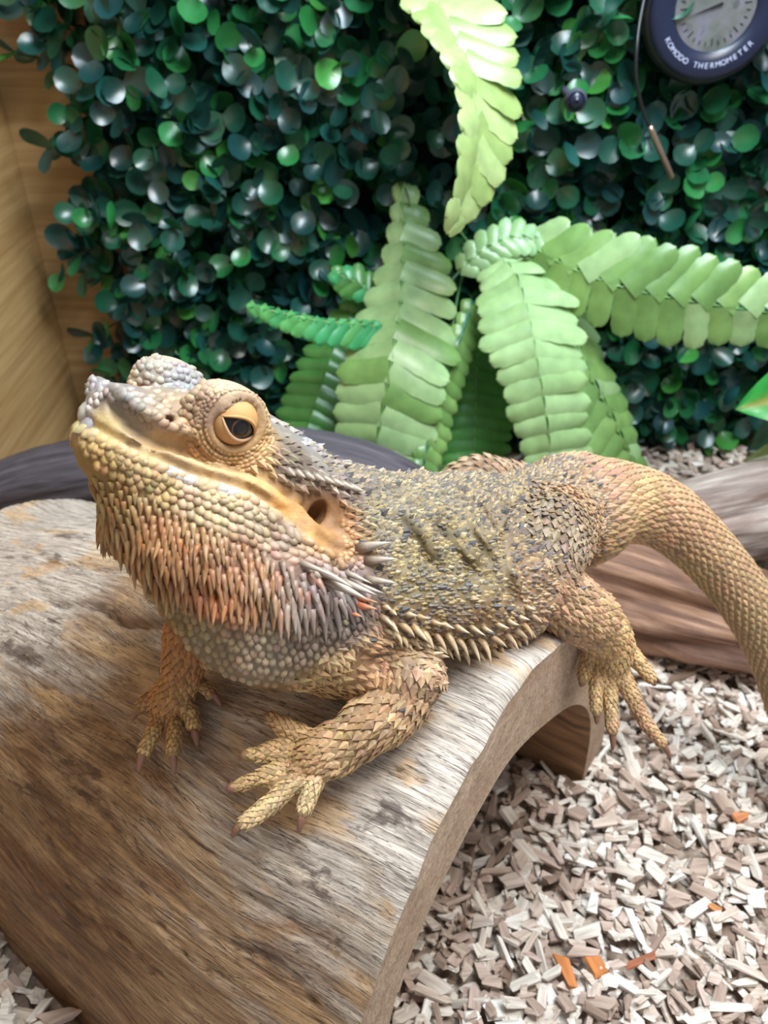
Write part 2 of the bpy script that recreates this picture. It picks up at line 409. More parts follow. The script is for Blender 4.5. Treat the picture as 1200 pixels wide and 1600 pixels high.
class Field:
    def __init__(s, lo, hi, vox):
        s.lo = np.array(lo, float); s.vox = vox
        s.n = np.ceil((np.array(hi) - s.lo) / vox).astype(int) + 1
        s.g = np.full(s.n, 9.0, np.float32)
    def block(s, lo, hi):
        a = np.clip(np.floor((np.asarray(lo) - s.lo) / s.vox).astype(int), 0, s.n)
        b = np.clip(np.ceil((np.asarray(hi) - s.lo) / s.vox).astype(int) + 1, 0, s.n)
        if np.any(b <= a): return None
        ax = [(s.lo[i] + np.arange(a[i], b[i]) * s.vox).astype(np.float32) for i in range(3)]
        return tuple(slice(a[i], b[i]) for i in range(3)), ax[0][:, None, None], ax[1][None, :, None], ax[2][None, None, :]
    def apply(s, lo, hi, fn, k, op='add'):
        m = k + .35
        bl = s.block(np.asarray(lo) - m, np.asarray(hi) + m)
        if bl is None: return
        sl, X, Y, Z = bl
        d = fn(X, Y, Z); g = s.g[sl]
        if op == 'add':
            if k > 0:
                h = np.clip(k - np.abs(g - d), 0, None) / k
                s.g[sl] = np.minimum(g, d) - h * h * k * .25
            else: s.g[sl] = np.minimum(g, d)
        elif op == 'sub':
            d = -d
            h = np.clip(k - np.abs(g - d), 0, None) / max(k, 1e-6)
            s.g[sl] = np.maximum(g, d) + h * h * k * .25
        else:
            s.g[sl] = g + d
    def ell(s, c, r, M=None, k=.3, op='add'):
        c = np.asarray(c, float); r = np.asarray(r, float)
        M = HM if M is None else M
        ext = np.sqrt(((M * r[None, :]) ** 2).sum(1))
        def fn(X, Y, Z):
            x = X - c[0]; y = Y - c[1]; z = Z - c[2]
            q = [(M[0, i] * x + M[1, i] * y + M[2, i] * z).astype(np.float32) for i in range(3)]
            k0 = np.sqrt(sum((q[i] / r[i]) ** 2 for i in range(3))); k1 = np.sqrt(sum((q[i] / r[i] ** 2) ** 2 for i in range(3))) + 1e-6
            return k0 * (k0 - 1) / k1
        s.apply(c - ext, c + ext, fn, k, op)
    def cone(s, a, b, ra, rb, k=.2, op='add'):
        a = np.asarray(a, float); b = np.asarray(b, float); ab = b - a; L2 = ab @ ab + 1e-9; r = max(ra, rb)
        def fn(X, Y, Z):
            x = X - a[0]; y = Y - a[1]; z = Z - a[2]
            t = np.clip((x * ab[0] + y * ab[1] + z * ab[2]) / L2, 0, 1)
            return np.sqrt((x - t * ab[0]) ** 2 + (y - t * ab[1]) ** 2 + (z - t * ab[2]) ** 2) - (ra + (rb - ra) * t)
        s.apply(np.minimum(a, b) - r, np.maximum(a, b) + r, fn, k, op)
    def chain(s, P, R, k=.2, op='add'):
        for i in range(len(P) - 1): s.cone(P[i], P[i + 1], R[i], R[i + 1], k if i == 0 else .05, op)
    def mesh(s):
        g = s.g; ins = g < 0
        c = ins[:-1, :-1, :-1].astype(np.int8)
        for dx, dy, dz in ((1,0,0),(0,1,0),(0,0,1),(1,1,0),(1,0,1),(0,1,1),(1,1,1)):
            c = c + ins[dx:s.n[0]-1+dx, dy:s.n[1]-1+dy, dz:s.n[2]-1+dz]
        I, J, K = np.nonzero((c > 0) & (c < 8))
        idm = np.full(c.shape, -1, np.int32); idm[I, J, K] = np.arange(len(I))
        acc = np.zeros((len(I), 3)); cnt = np.zeros(len(I))
        cor = [(x, y, z) for x in (0, 1) for y in (0, 1) for z in (0, 1)]
        val = {q: g[I + q[0], J + q[1], K + q[2]] for q in cor}
        for q in cor:
            for ax in range(3):
                if q[ax] == 0:
                    p = list(q); p[ax] = 1; p = tuple(p)
                    a, b = val[q], val[p]; m = (a < 0) != (b < 0)
                    t = np.where(m, a / np.where(a == b, 1, a - b), 0)
                    for x in range(3):
                        acc[:, x] += np.where(m, q[x] + (t if x == ax else 0), 0)
                    cnt += m
        V = s.lo + (np.stack([I, J, K], 1) + acc / cnt[:, None]) * s.vox
        F = []
        n = s.n
        for ax in range(3):
            a = ins[tuple(slice(0, n[i] - 1) if i == ax else slice(1, n[i] - 1) for i in range(3))]
            b = ins[tuple(slice(1, n[i]) if i == ax else slice(1, n[i] - 1) for i in range(3))]
            for flip, m in ((False, a & ~b), (True, ~a & b)):
                i, j, k = np.nonzero(m)
                p = [i, j, k]; o = [x for x in range(3) if x != ax]
                for x in o: p[x] = p[x] + 1
                def cell(d1, d2):
                    q = list(p); q[o[0]] = q[o[0]] - d1; q[o[1]] = q[o[1]] - d2
                    return idm[q[0], q[1], q[2]]
                quad = np.stack([cell(1, 1), cell(0, 1), cell(0, 0), cell(1, 0)], 1)
                if (ax == 1) != flip: quad = quad[:, ::-1]
                F.append(quad)
        return V, np.vstack(F)

VOX = 0.062
fld = Field((-8.0, 8.0, 0.0), (20.5, 27.0, 24.5), VOX)

# ---- skeleton: joints as (pixel, pixel, forward distance, radius)
def C(*q): return np.array([W(u, v, d) for (u, v, d, r) in q]), np.array([q_[3] for q_ in q])
def smooth_chain(q, n=5):
    P, R = C(*q); S = catmull(np.hstack([P, R[:, None]]), n); return S[:, :3], S[:, 3]
LIMB = {}
# torso: flattened ellipsoids along the spine
TORSO = [  # u, v, d, half-length, half-width, half-height
    (560, 885, 18.3, 2.0, 2.5, 1.8), (640, 878, 19.4, 2.2, 2.95, 1.9), (708, 872, 20.8, 2.2, 3.05, 1.95), (768, 850, 22.2, 2.0, 2.6, 1.85), (835, 818, 23.7, 1.9, 1.55, 1.6), (905, 800, 24.6, 1.8, 1.6, 1.55)]
tc = np.array([W(*q[:3]) for q in TORSO])
for i, q in enumerate(TORSO):
    ax = nrm(tc[min(i + 1, len(tc) - 1)] - tc[max(i - 1, 0)])
    lat = nrm(np.cross(ax, (0, 0, 1))); upv = np.cross(lat, ax)
    fld.ell(tc[i], q[3:6], np.stack([ax, lat, upv], 1), k=.9)
BODY_AX = nrm(tc[-1] - tc[0])
# tail
TAIL_P, TAIL_R = smooth_chain([(890, 795, 24.6, 1.6), (962, 785, 25.4, 1.30), (1034, 803, 26.0, 1.10), (1106, 864, 26.7, .95), (1166, 940, 27.3, .90), (1208, 1020, 28.2, .86), (1236, 1110, 29.2, .80), (1258, 1210, 30.2, .7), (1290, 1272, 30.2, .6)], 6)
_te = catmull(np.vstack([np.hstack([TAIL_P[-1], [.6]]), [18.6, 16.4, .75, .48], [19.4, 14.2, .62, .34], [18.9, 12.0, .5, .2], [17.6, 10.6, .45, .1]]), 6)[1:]
TAIL_P = np.vstack([TAIL_P, _te[:, :3]]); TAIL_R = np.concatenate([TAIL_R, _te[:, 3]])
fld.chain(TAIL_P, TAIL_R, k=.6)
# neck + chest
fld.cone(H(-1.6, 0, -1.2), tc[0], 1.6, 1.9, k=.8)
fld.ell(W(400, 925, 16.6), (1.7, 1.75, 1.55), np.eye(3), k=.6)     # throat pouch
fld.ell(W(450, 960, 17.3), (1.9, 1.7, 1.35), np.eye(3), k=.6)
fld.ell(W(540, 960, 18.0), (1.7, 1.7, 1.5), np.eye(3), k=.7)
def limb(name, q, n=6, k=.35):
    P, R = smooth_chain(q, n); LIMB[name] = (P, R); fld.chain(P, R, k=k); return P, R
hx = on_hide
# near foreleg
limb('upper_arm_near', [(535, 1010, 17.6, 1.05), (590, 1035, 17.2, .80), (640, 1050, 17.0, .68)])
limb('forearm_near', [(640, 1050, 17.0, .68), (632, 1085, 16.9, .62), (585, 1125, 16.8, .60), (535, 1160, 16.75, .47), (500, 1178, 16.8, .46)])
# far foreleg
limb('arm_far', [(300, 985, 18.2, .6), (290, 1030, 18.4, .5), (280, 1070, 18.7, .42), (268, 1095, 18.9, .4)])
# hind leg, near side
limb('thigh_near', [(888, 812, 22.6, .95), (858, 842, 20.9, 1.08), (842, 880, 20.2, 1.0), (846, 910, 20.2, .88)], k=.25)
limb('shin_near', [(846, 908, 20.2, .88), (884, 940, 20.5, .83), (922, 968, 21.2, .72), (948, 990, 21.9, .62), (955, 1010, 22.2, .56)], k=.15)
# far hind knee peeping over the back
limb('thigh_far', [(860, 800, 25.5, 1.1), (790, 762, 26.2, .85), (740, 752, 26.3, .8), (700, 775, 26.2, .65)])
# toes: (name, palm start, knuckles.., tip)
TOES = {}
def toe(name, q, k=.12): 
    P, R = smooth_chain(q, 4); R = R * .9; TOES[name] = (P, R); fld.chain(P, R, k=k)
def hand(palm, toes, tag_):
    P, R = C(*palm); fld.chain(P, R, k=.3); LIMB['palm_' + tag_] = (P, R)
    for i, q in enumerate(toes): toe(tag_ + str(i), q)
hand([(520, 1168, 16.75, .47), (490, 1185, 16.75, .42), (470, 1198, 16.75, .36)],
     [[(500, 1165, 16.9, .25), (465, 1145, 17.05, .20), (425, 1122, 17.2, .165)],
      [(480, 1180, 16.85, .25), (435, 1175, 16.9, .21), (387, 1180, 16.95, .17)],
      [(475, 1195, 16.75, .25), (425, 1208, 16.75, .21), (368, 1228, 16.75, .17)],
      [(480, 1205, 16.6, .25), (440, 1240, 16.45, .21), (408, 1268, 16.35, .19), (380, 1287, 16.3, .155)],
      [(500, 1195, 16.6, .25), (487, 1230, 16.4, .20), (474, 1268, 16.25, .16)]], 'near')
hand([(268, 1090, 18.9, .40), (262, 1108, 18.9, .36)],
     [[(285, 1068, 18.8, .24), (308, 1066, 18.7, .2), (330, 1082, 18.6, .16)],
      [(278, 1098, 18.8, .24), (298, 1112, 18.6, .2), (304, 1138, 18.4, .17)],
      [(266, 1105, 18.8, .22), (272, 1138, 18.45, .19), (271, 1176, 18.1, .16)],
      [(256, 1105, 18.8, .22), (242, 1140, 18.45, .19), (225, 1174, 18.15, .16)],
      [(252, 1090, 18.9, .22), (234, 1094, 18.85, .19), (217, 1108, 18.75, .16)]], 'far')
hand([(952, 1010, 22.3, .58), (955, 1032, 22.35, .50), (953, 1050, 22.4, .34)],
     [[(925, 1012, 22.1, .24), (917, 1036, 22.1, .19), (911, 1060, 22.1, .18)],
      [(936, 1040, 22.3, .26), (931, 1080, 22.25, .185), (932, 1112, 22.3, .165)],
      [(950, 1050, 22.35, .28), (954, 1100, 22.4, .2), (957, 1142, 22.45, .175)],
      [(968, 1050, 22.35, .3), (990, 1092, 22.4, .23), (1010, 1130, 22.5, .2), (1035, 1162, 22.6, .16)],
      [(975, 1015, 22.3, .3), (998, 1035, 22.3, .22), (1017, 1060, 22.3, .18)]], 'hind')

# ---- head
def E(c, r, k=.3, op='add', both=False):
    fld.ell(H(*c), r, k=k, op=op)
    if both: fld.ell(H(c[0], -c[1], c[2]), r, k=k, op=op)
E((-.9, 0, -.35), (2.0, 1.50, .80), k=.5)
E((.7, 0, -.62), (1.5, 1.0, .55), k=.35)
E((1.35, 0, -.78), (.70, .66, .48), k=.3)
E((.08, 1.12, .16), (.90, .50, .52), k=.25)
E((.15, -1.12, .26), (.90, .52, .55), k=.25)
E((-1.7, 1.25, -.65), (1.2, .62, .7), k=.45, both=True)
for s_ in (1, -1):
    fld.chain([H(1.62, .1 * s_, -1.12), H(.8, .95 * s_, -1.32), H(-.4, 1.5 * s_, -1.5), H(-1.8, 1.85 * s_, -1.75)], [.42, .5, .62, .7], k=.35)
    fld.chain([H(-.55, 1.0 * s_, -2.75), H(-1.0, 1.5 * s_, -2.65), H(-1.7, 1.85 * s_, -2.45), H(-2.3, 2.0 * s_, -2.05)], [.85, .85, .7, .5], k=.5)   # beard fold
E((.2, 0, -1.45), (1.75, 1.15, .65), k=.5)
fld.chain([W(205, 715, 15.1), W(232, 770, 15.4), W(272, 830, 15.7), W(318, 890, 16.1), W(350, 940, 16.4)], [.74, .88, 1.02, 1.14, 1.2], k=.6)
E((-1.2, 0, -2.4), (1.9, 1.9, 1.2), k=.6)
E((-.35, .25, -2.0), (1.55, 1.5, .85), k=.5)
fld.ell(W(330, 850, 15.6), (1.15, 1.1, 1.1), np.eye(3), k=.6)
fld.ell(W(420, 900, 15.9), (1.35, 1.1, 1.05), np.eye(3), k=.6)

# ---- first pass of the skin, to find where the features of the face lie on it
def bvh_of(V, F): return BVHTree.FromPolygons([Vector(v) for v in V], F.tolist())
B0 = bvh_of(*fld.mesh())
CAMO = Vector((0, 0, CAMH))
def cast(u, v, B=None):
    dr = (Vector(W(u, v, 1.0)) - CAMO).normalized()
    h = (B or B0).ray_cast(CAMO, dr, 200)
    return (np.array(h[0]), np.array(h[1])) if h[0] is not None else (None, None)
def mirror(p):
    q = HM.T @ (np.asarray(p) - HO); q[1] = -q[1]; return HO + HM @ q
def curve_on(pix, n=6):
    px = catmull(np.array(pix, float), n)
    out = [cast(*p) for p in px]
    return np.array([o[0] for o in out if o[0] is not None]), np.array([o[1] for o in out if o[0] is not None])
def both_sides(P): return (P, np.array([mirror(p) for p in P]))
MOUTH, MOUTH_N = curve_on([(122, 652), (150, 668), (200, 694), (250, 716), (300, 738), (350, 752), (390, 765), (425, 787), (455, 812), (475, 830)])
GROOVE, GROOVE_N = curve_on([(182, 634), (205, 657), (235, 680), (270, 693), (305, 708), (335, 724)])
# ridge of the nose above the groove
NR, NRN = curve_on([(180, 612), (205, 634), (235, 655), (262, 668), (292, 682)])
for P in both_sides(NR + NRN * .02): fld.chain(P, np.linspace(.15, .24, len(P)), k=.18)
# smooth upper lip and lower lip rolls
UPLIP, UN = curve_on([(205, 682), (250, 702), (300, 724), (350, 742), (395, 752), (430, 772)])
for P in both_sides(UPLIP - UN * .06): fld.chain(P, np.linspace(.10, .15, len(P)), k=.15)
# cheek folds below the ear
for q in ([(395, 762), (430, 778), (465, 800), (500, 830), (530, 850)], [(430, 805), (470, 838), (510, 862), (545, 880)]):
    P, Nn = curve_on(q)
    for Q in both_sides(P - Nn * .05): fld.chain(Q, np.full(len(Q), .15), k=.18)
for P in both_sides(MOUTH + MOUTH_N * .0):
    fld.chain(P, np.full(len(P), .085), k=.10, op='sub')
for P in both_sides(GROOVE + GROOVE_N * .02):
    fld.chain(P, np.concatenate([[.06], np.full(len(P) - 2, .20), [.09]]), k=.07, op='sub')
# ear
EAR, EAR_N = cast(500, 800)
_eu = nrm(H(-.25, 0, 1) - H(0, 0, 0)); _eu = nrm(_eu - EAR_N * (_eu @ EAR_N)); _es = np.cross(EAR_N, _eu)
EAR_M = np.stack([_es, _eu, EAR_N], 1)
fld.ell(EAR, (.34, .46, .14), EAR_M, k=.2, op='sub')
fld.ell(EAR - EAR_N * .1 - _es * 0.0, (.16, .32, .75), EAR_M, k=.06, op='sub')
fld.ell(mirror(EAR), (.15, .3, .35), None, k=.1, op='sub')
# nostril
NOS, NOS_N = cast(258, 661)
for c_ in (NOS, mirror(NOS)): fld.ell(c_, (.25, .25, .22), np.eye(3), k=.15)
for c_, n_ in ((NOS, NOS_N), (mirror(NOS), mirror(HO + NOS_N) - HO)): fld.cone(c_ - n_ * .02, c_ + n_ * .7, .085, .115, k=.04, op='sub')
# eye: socket ring folds and a hollow for the ball
EYE_S, EYE_N = cast(374, 662)
EYE_AX = nrm(EYE_N * .35 + HL * .75 + HU * .02 + HF * .12)
EYE_R = .47
EYE_C = EYE_S - EYE_AX * (EYE_R * .72)
_a1 = nrm(np.cross(HU, EYE_AX)); _a2 = np.cross(EYE_AX, _a1)
def ring(c, ax1, ax2, r1, r2, rad, off, a0=0, a1=2 * np.pi, k=.1):
    a = np.linspace(a0, a1, 28)
    P = c + off + r1 * np.cos(a)[:, None] * ax1 + r2 * np.sin(a)[:, None] * ax2
    return P, np.full(len(a), rad)
for (r1, rad, o, a0, a1) in ((.56, .075, .20, 0, 2 * np.pi), (.74, .085, .10, math.radians(165), math.radians(375)), (.93, .085, -.02, math.radians(175), math.radians(345))):
    P, R = ring(EYE_C, _a1, _a2, r1, r1 * .98, rad, EYE_AX * o, a0, a1)
    for Q in both_sides(P): fld.chain(Q, R, k=.12)
for c_ in (EYE_C, mirror(EYE_C)): fld.ell(c_, (EYE_R * 1.0,) * 3, np.eye(3), k=.05, op='sub')
# skin folds on the flank in front of the hip
FOLDS = [[(725, 765), (752, 792), (775, 830), (788, 865)], [(690, 775), (722, 808), (752, 850), (780, 900), (800, 935)], [(762, 762), (785, 788), (796, 812)], [(655, 785), (690, 825), (724, 872), (755, 925)], [(620, 810), (655, 850), (690, 900)]]
for i, q in enumerate(FOLDS):
    P, Nn = curve_on(q)
    P = P + .05 * np.stack([vnoise(P[:, 0] * 2.5 + 9 * j, P[:, 1] * 2.5, P[:, 2] * 2.5) for j in range(3)], 1)
    R = np.sin(np.linspace(.1, np.pi - .1, len(P))) ** .5 * (.15 if i < 3 else .11)
    P2, N2 = curve_on([(u + 13, v - 9) for u, v in q])
    P2 = P2 + .05 * np.stack([vnoise(P2[:, 0] * 2.5 + 9 * j, P2[:, 1] * 2.5, P2[:, 2] * 2.5) for j in range(3)], 1)
    fld.chain(P2 - N2 * .06, np.sin(np.linspace(.1, np.pi - .1, len(P2))) * .17, k=.3)
    fld.chain(P + Nn * .0, R, k=.26, op='sub')
def wrinkle(X, Y, Z):
    return (.07 * vnoise(X * 2.2, Y * 2.2, Z * 2.2) + .03 * vnoise(X * 5, Y * 5, Z * 5)).astype(np.float32)
fld.apply(W(690, 880, 20) - np.array([5.5, 5, 2.6]), W(690, 880, 20) + np.array([4.5, 5, 3.4]), wrinkle, 0, 'disp')
P, Nn = curve_on([(806, 808), (792, 840), (787, 875), (796, 910), (818, 942)]); fld.chain(P + Nn * .02, np.full(len(P), .17), k=.22, op='sub')   # crease between thigh and flank

DV, DF = fld.mesh()
BV = bvh_of(DV, DF)
print('dragon skin', len(DV), len(DF), round(time.time() - T0, 1))
# ================================================================== colours of the animal (its own pigment, laid out at points of its skin)
PIG = """160 600 158 152 150;235 568 178 168 152;285 600 150 148 150;350 600 196 168 130;325 640 170 138 106;308 690 182 142 88;395 705 196 158 100
440 665 160 150 138;480 690 158 152 150;512 730 158 148 136;460 730 138 122 102;545 765 140 126 112
250 692 204 170 114;320 735 206 172 114;400 756 204 164 100;450 790 212 158 80;500 842 210 156 82;530 862 198 148 92;230 655 172 152 128;262 668 182 148 108;200 620 160 150 142;520 800 170 120 62
130 640 206 196 182;160 675 202 174 108;220 722 196 166 112;300 762 198 170 130;250 765 196 166 106;180 765 178 142 80;145 720 190 156 90
330 790 196 170 122;400 800 180 156 120;450 830 164 140 114;250 830 176 122 70;300 872 172 118 76;370 880 176 130 94;330 930 176 106 64;440 885 164 132 106;500 905 162 142 132;540 905 172 152 146
270 960 160 134 82;330 1000 166 146 110;420 1030 180 160 130;480 1000 142 122 102;530 970 128 112 102
520 1060 196 162 106;580 1040 200 156 106;650 1040 192 156 116;600 1120 182 146 100;480 1190 188 150 98;400 1220 206 172 114;400 1268 212 182 128;478 1240 212 182 128;440 1128 194 156 100
290 1030 176 124 66;260 1110 178 130 72;232 1165 200 164 100;300 1130 204 168 108
600 800 160 146 112;650 760 150 138 110;700 830 152 134 92;650 900 162 142 92;750 900 152 132 86;780 780 142 122 96;850 740 152 128 98;700 740 162 142 112;650 990 152 116 74;760 970 174 138 92
860 840 140 120 94;900 760 174 138 98;850 920 182 144 104;920 970 186 148 104;950 1050 202 164 106;930 1090 214 180 122;1010 1130 202 160 110;985 1030 202 164 106
960 740 174 138 102;1000 800 188 152 102;1080 820 192 152 106;1130 900 188 152 106;1180 1000 192 160 110;1090 905 196 164 108;1150 1000 198 166 112"""
_pp, _pc = [], []
for q in PIG.replace('\n', ';').split(';'):
    u, v, r, g, b_ = map(float, q.split())
    p_, n_ = cast(u, v, BV)
    if p_ is None: continue
    r, g, b_ = [x * .93 for x in (r + 1, g, b_ + .10 * (r - b_))]
    _pp.append(p_); _pc.append(srgb(r, g, b_))
    ql = HM.T @ (p_ - HO)
    if u < 560 and v < 940 and ql[1] > .3: _pp.append(mirror(p_)); _pc.append(srgb(r, g, b_))
_pp = np.array(_pp); _pc = np.array(_pc)
def pigment(P):
    P = np.atleast_2d(P); out = np.empty((len(P), 3))
    for i in range(0, len(P), 20000):
        d2 = ((P[i:i + 20000, None, :] - _pp[None]) ** 2).sum(-1)
        w = 1.0 / (d2 + .06) ** 2.6
        out[i:i + 20000] = (w @ _pc) / w.sum(1)[:, None]
    return out
def inside_poly(u, v, poly):
    r = False; n = len(poly); j = n - 1
    for i in range(n):
        (xi, yi), (xj, yj) = poly[i], poly[j]
        if ((yi > v) != (yj > v)) and (u < (xj - xi) * (v - yi) / (yj - yi + 1e-9) + xi): r = not r
        j = i
    return r

# ---- scales: gathered here, one mesh in the end
class Bag:
    def __init__(s): s.V = []; s.F = []; s.C = []; s.n = 0
    def add(s, V, F, c):
        s.V.append(V); s.F.extend([tuple(i + s.n for i in f) for f in F]); s.C.append(np.repeat(np.asarray(c)[None], len(V), 0) if np.ndim(c) == 1 else c); s.n += len(V)
KEEL, DOME = Bag(), Bag()
def frame(p, n, t):
    n = nrm(n); t = t - n * (t @ n); t = nrm(t); return n, t, np.cross(n, t)
def keel(p, n, t, L, Wd, h, c, lift=.0):
    n, t, b = frame(p, n, t)
    pts = [(-.55 * L, 0, -.02), (-.05 * L, -.52 * Wd, .0), (-.05 * L, .52 * Wd, .0), (.62 * L, 0, h + lift), (-.15 * L, 0, .75 * h), (.2 * L, 0, -.05)]
    V = np.array([p + t * a + b * b_ + n * c_ for a, b_, c_ in pts])
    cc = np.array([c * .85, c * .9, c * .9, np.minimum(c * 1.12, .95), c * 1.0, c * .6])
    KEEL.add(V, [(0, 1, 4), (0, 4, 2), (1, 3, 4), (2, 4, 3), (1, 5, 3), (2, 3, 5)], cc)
def dome(p, n, t, L, Wd, h, c):
    n, t, b = frame(p, n, t)
    V = []
    for r, z in ((1.0, -.03), (.72, .72 * h)):
        for k in range(6):
            a = k * math.pi / 3
            V.append(p + t * (math.cos(a) * r * L * .64 + (.13 * L if r < 1 else 0)) + b * math.sin(a) * r * Wd * .66 + n * z * (1 + .35 * math.cos(a) * (r < 1)))
    V.append(p + n * h + t * .2 * L)
    F = [(k, (k + 1) % 6, 6 + (k + 1) % 6, 6 + k) for k in range(6)] + [(6 + k, 6 + (k + 1) % 6, 12) for k in range(6)]
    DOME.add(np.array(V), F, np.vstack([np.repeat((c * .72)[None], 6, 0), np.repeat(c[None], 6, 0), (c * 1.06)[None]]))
SMOOTH = np.array([p for p in np.vstack([MOUTH, UPLIP, GROOVE])])
def jit(c, s=.14):
    return np.clip(c * (1 + rng.normal(0, s)) * (1 + rng.normal(0, .04, 3)), .01, .95)
SITES = []
def hexpix(poly, step, ang, jitter=.12):
    """rows of scales on the head: starting points picked in the view, then pinned to the skin; far side by symmetry"""
    us = [p[0] for p in poly]; vs = [p[1] for p in poly]
    cu, cv = sum(us) / len(us), sum(vs) / len(vs); R = max(max(us) - min(us), max(vs) - min(vs))
    ca, sa = math.cos(math.radians(ang)), math.sin(math.radians(ang)); n = int(R / step) + 2
    for j in range(-n, n + 1):
        for i in range(-n, n + 1):
            x = (i + .5 * (j % 2)) * step + rng.normal(0, jitter * step); y = j * step * .86 + rng.normal(0, jitter * step)
            u = cu + x * ca - y * sa; v = cv + x * sa + y * ca
            if not inside_poly(u, v, poly): continue
            p, nn = cast(u, v, BV)
            if p is None: continue
            yield u, v, p, nn
def mir_site(p):
    q = mirror(p); loc, nn, i, d = BV.find_nearest(Vector(q))
    return np.array(loc), np.array(nn)
def on_head(p): 
    q = HM.T @ (p - HO); return q
T_BACK = Hd(-.80, 0, -.55)
POLY_CHIN = [(124, 668), (200, 704), (300, 748), (380, 770), (430, 802), (480, 842), (545, 882), (545, 908), (470, 892), (400, 852), (300, 812), (220, 772), (160, 742), (132, 712)]
POLY_BEARD = [(134, 712), (160, 742), (220, 772), (300, 812), (400, 852), (470, 892), (545, 908), (562, 935), (520, 962), (470, 966), (400, 952), (320, 940), (250, 925), (200, 880), (160, 810)]
POLY_THROAT = [(200, 880), (250, 922), (320, 938), (400, 948), (470, 955), (520, 955), (562, 932), (566, 985), (530, 1015), (440, 1072), (340, 1066), (256, 1005)]
POLY_TOP = [(118, 645), (132, 590), (180, 560), (240, 545), (300, 560), (352, 585), (318, 610), (300, 650), (300, 690), (270, 676), (235, 664), (205, 645), (182, 622), (150, 640)]
POLY_TEMPLE = [(420, 640), (480, 668), (545, 725), (590, 765), (585, 830), (556, 850), (535, 790), (520, 768), (470, 768), (430, 745), (390, 738), (405, 715), (420, 690)]
POLY_BROW = [(302, 668), (305, 640), (320, 600), (360, 583), (400, 600), (424, 650), (418, 690)]
POLY_CHEEK = [(525, 800), (556, 835), (566, 880), (560, 905), (520, 885), (480, 845), (520, 862), (540, 865)]
def sites(poly, step, ang, jitter=.12):
    for u, v, p, n in hexpix(poly, step, ang, jitter):
        yield u, v, p, n
        if on_head(p)[1] > .35 and v < 960:
            q, m = mir_site(p)
            yield u, v, q, m
for u, v, p, n in sites(POLY_CHIN, 14.5, 24):
    c = jit(pigment(p)[0]); 
    if rng.random() < .06 and v < 800: c = np.array(srgb(204, 194, 178))
    k = 1 + .25 * sstep(740, 860, v)
    dome(p, n, T_BACK, .205 * k, .165, .062, c)
for u, v, p, n in sites(POLY_THROAT, 13.2, 10, .16):
    dome(p, n, Hd(-.5, 0, -.9), .175, .145, .055, jit(pigment(p)[0]))
POLY_CHEST = [(430, 1062), (530, 1012), (564, 984), (566, 925), (600, 950), (605, 1000), (560, 1012), (530, 1080), (470, 1092)]
for u, v, p, n in hexpix(POLY_CHEST, 11.5, 20, .16):
    keel(p, n, Hd(-.7, 0, -.7), .19, .16, .05, jit(pigment(p)[0]))
for u, v, p, n in hexpix([(530, 1000), (560, 985), (610, 985), (690, 1030), (695, 1075), (640, 1024), (560, 1018)], 12, 20, .1):
    keel(p, n, W(690, 1060, 17) - W(540, 1000, 17.4), .26, .21, .06, jit(pigment(p)[0]))
for u, v, p, n in sites(POLY_TOP, 12, 15, .2):
    if np.linalg.norm(p - NOS) < .26 or np.linalg.norm(p - mirror(NOS)) < .26: continue
    dome(p, n, -HF, .17, .15, .045, jit(pigment(p)[0], .12))
for u, v, p, n in sites(POLY_TEMPLE, 13.5, 30, .15):
    keel(p, n, -HF - HU * .3, .24, .18, .085, jit(pigment(p)[0]))
for u, v, p, n in sites(POLY_CHEEK, 9, 30, .2):
    dome(p, n, -HF, .12, .11, .035, jit(pigment(p)[0], .1))
for u, v, p, n in sites(POLY_BROW, 8, 10, .25):
    if np.linalg.norm(p - EYE_C) < .70 or np.linalg.norm(p - mirror(EYE_C)) < .70: continue
    dome(p, n, -HF, .10, .085, .022, jit(pigment(p)[0], .09))
# lip plates
for row, (off, st, sz) in enumerate(((11, 17, .25), (27, 16, .22))):
    px = catmull(np.array([(128, 655), (150, 668), (200, 694), (250, 716), (300, 738), (350, 752), (390, 765), (425, 787)], float), 30)
    sl = np.concatenate([[0], np.cumsum(np.linalg.norm(np.diff(px, axis=0), axis=1))])
    for q in np.arange(6 + 8 * row, sl[-1], st):
        u = np.interp(q, sl, px[:, 0]) - off * .42; v = np.interp(q, sl, px[:, 1]) + off * .9
        p, n = cast(u, v, BV)
        if p is None: continue
        c = jit(pigment(p)[0] * 1.05, .08)
        if row == 0 and (258 < u < 312 or 340 < u < 365): c = np.array(srgb(184, 170, 162))
        if row == 0 and u < 150: c = jit(np.array(srgb(190, 172, 132)), .08)
        for pp, nn in ((p, n), mir_site(p)): dome(pp, nn, -HF - HU * .45, sz * 1.1, sz * .8, .06, c)
# rostral boss on the chin tip
for (u, v, c, sz) in ((134, 664, (146, 138, 142), .40), (131, 643, (186, 180, 172), .32)):
    p, n = cast(u, v, BV)
    if p is not None: dome(p, n, -HF, sz, sz * .9, .1, np.array(srgb(*c)))

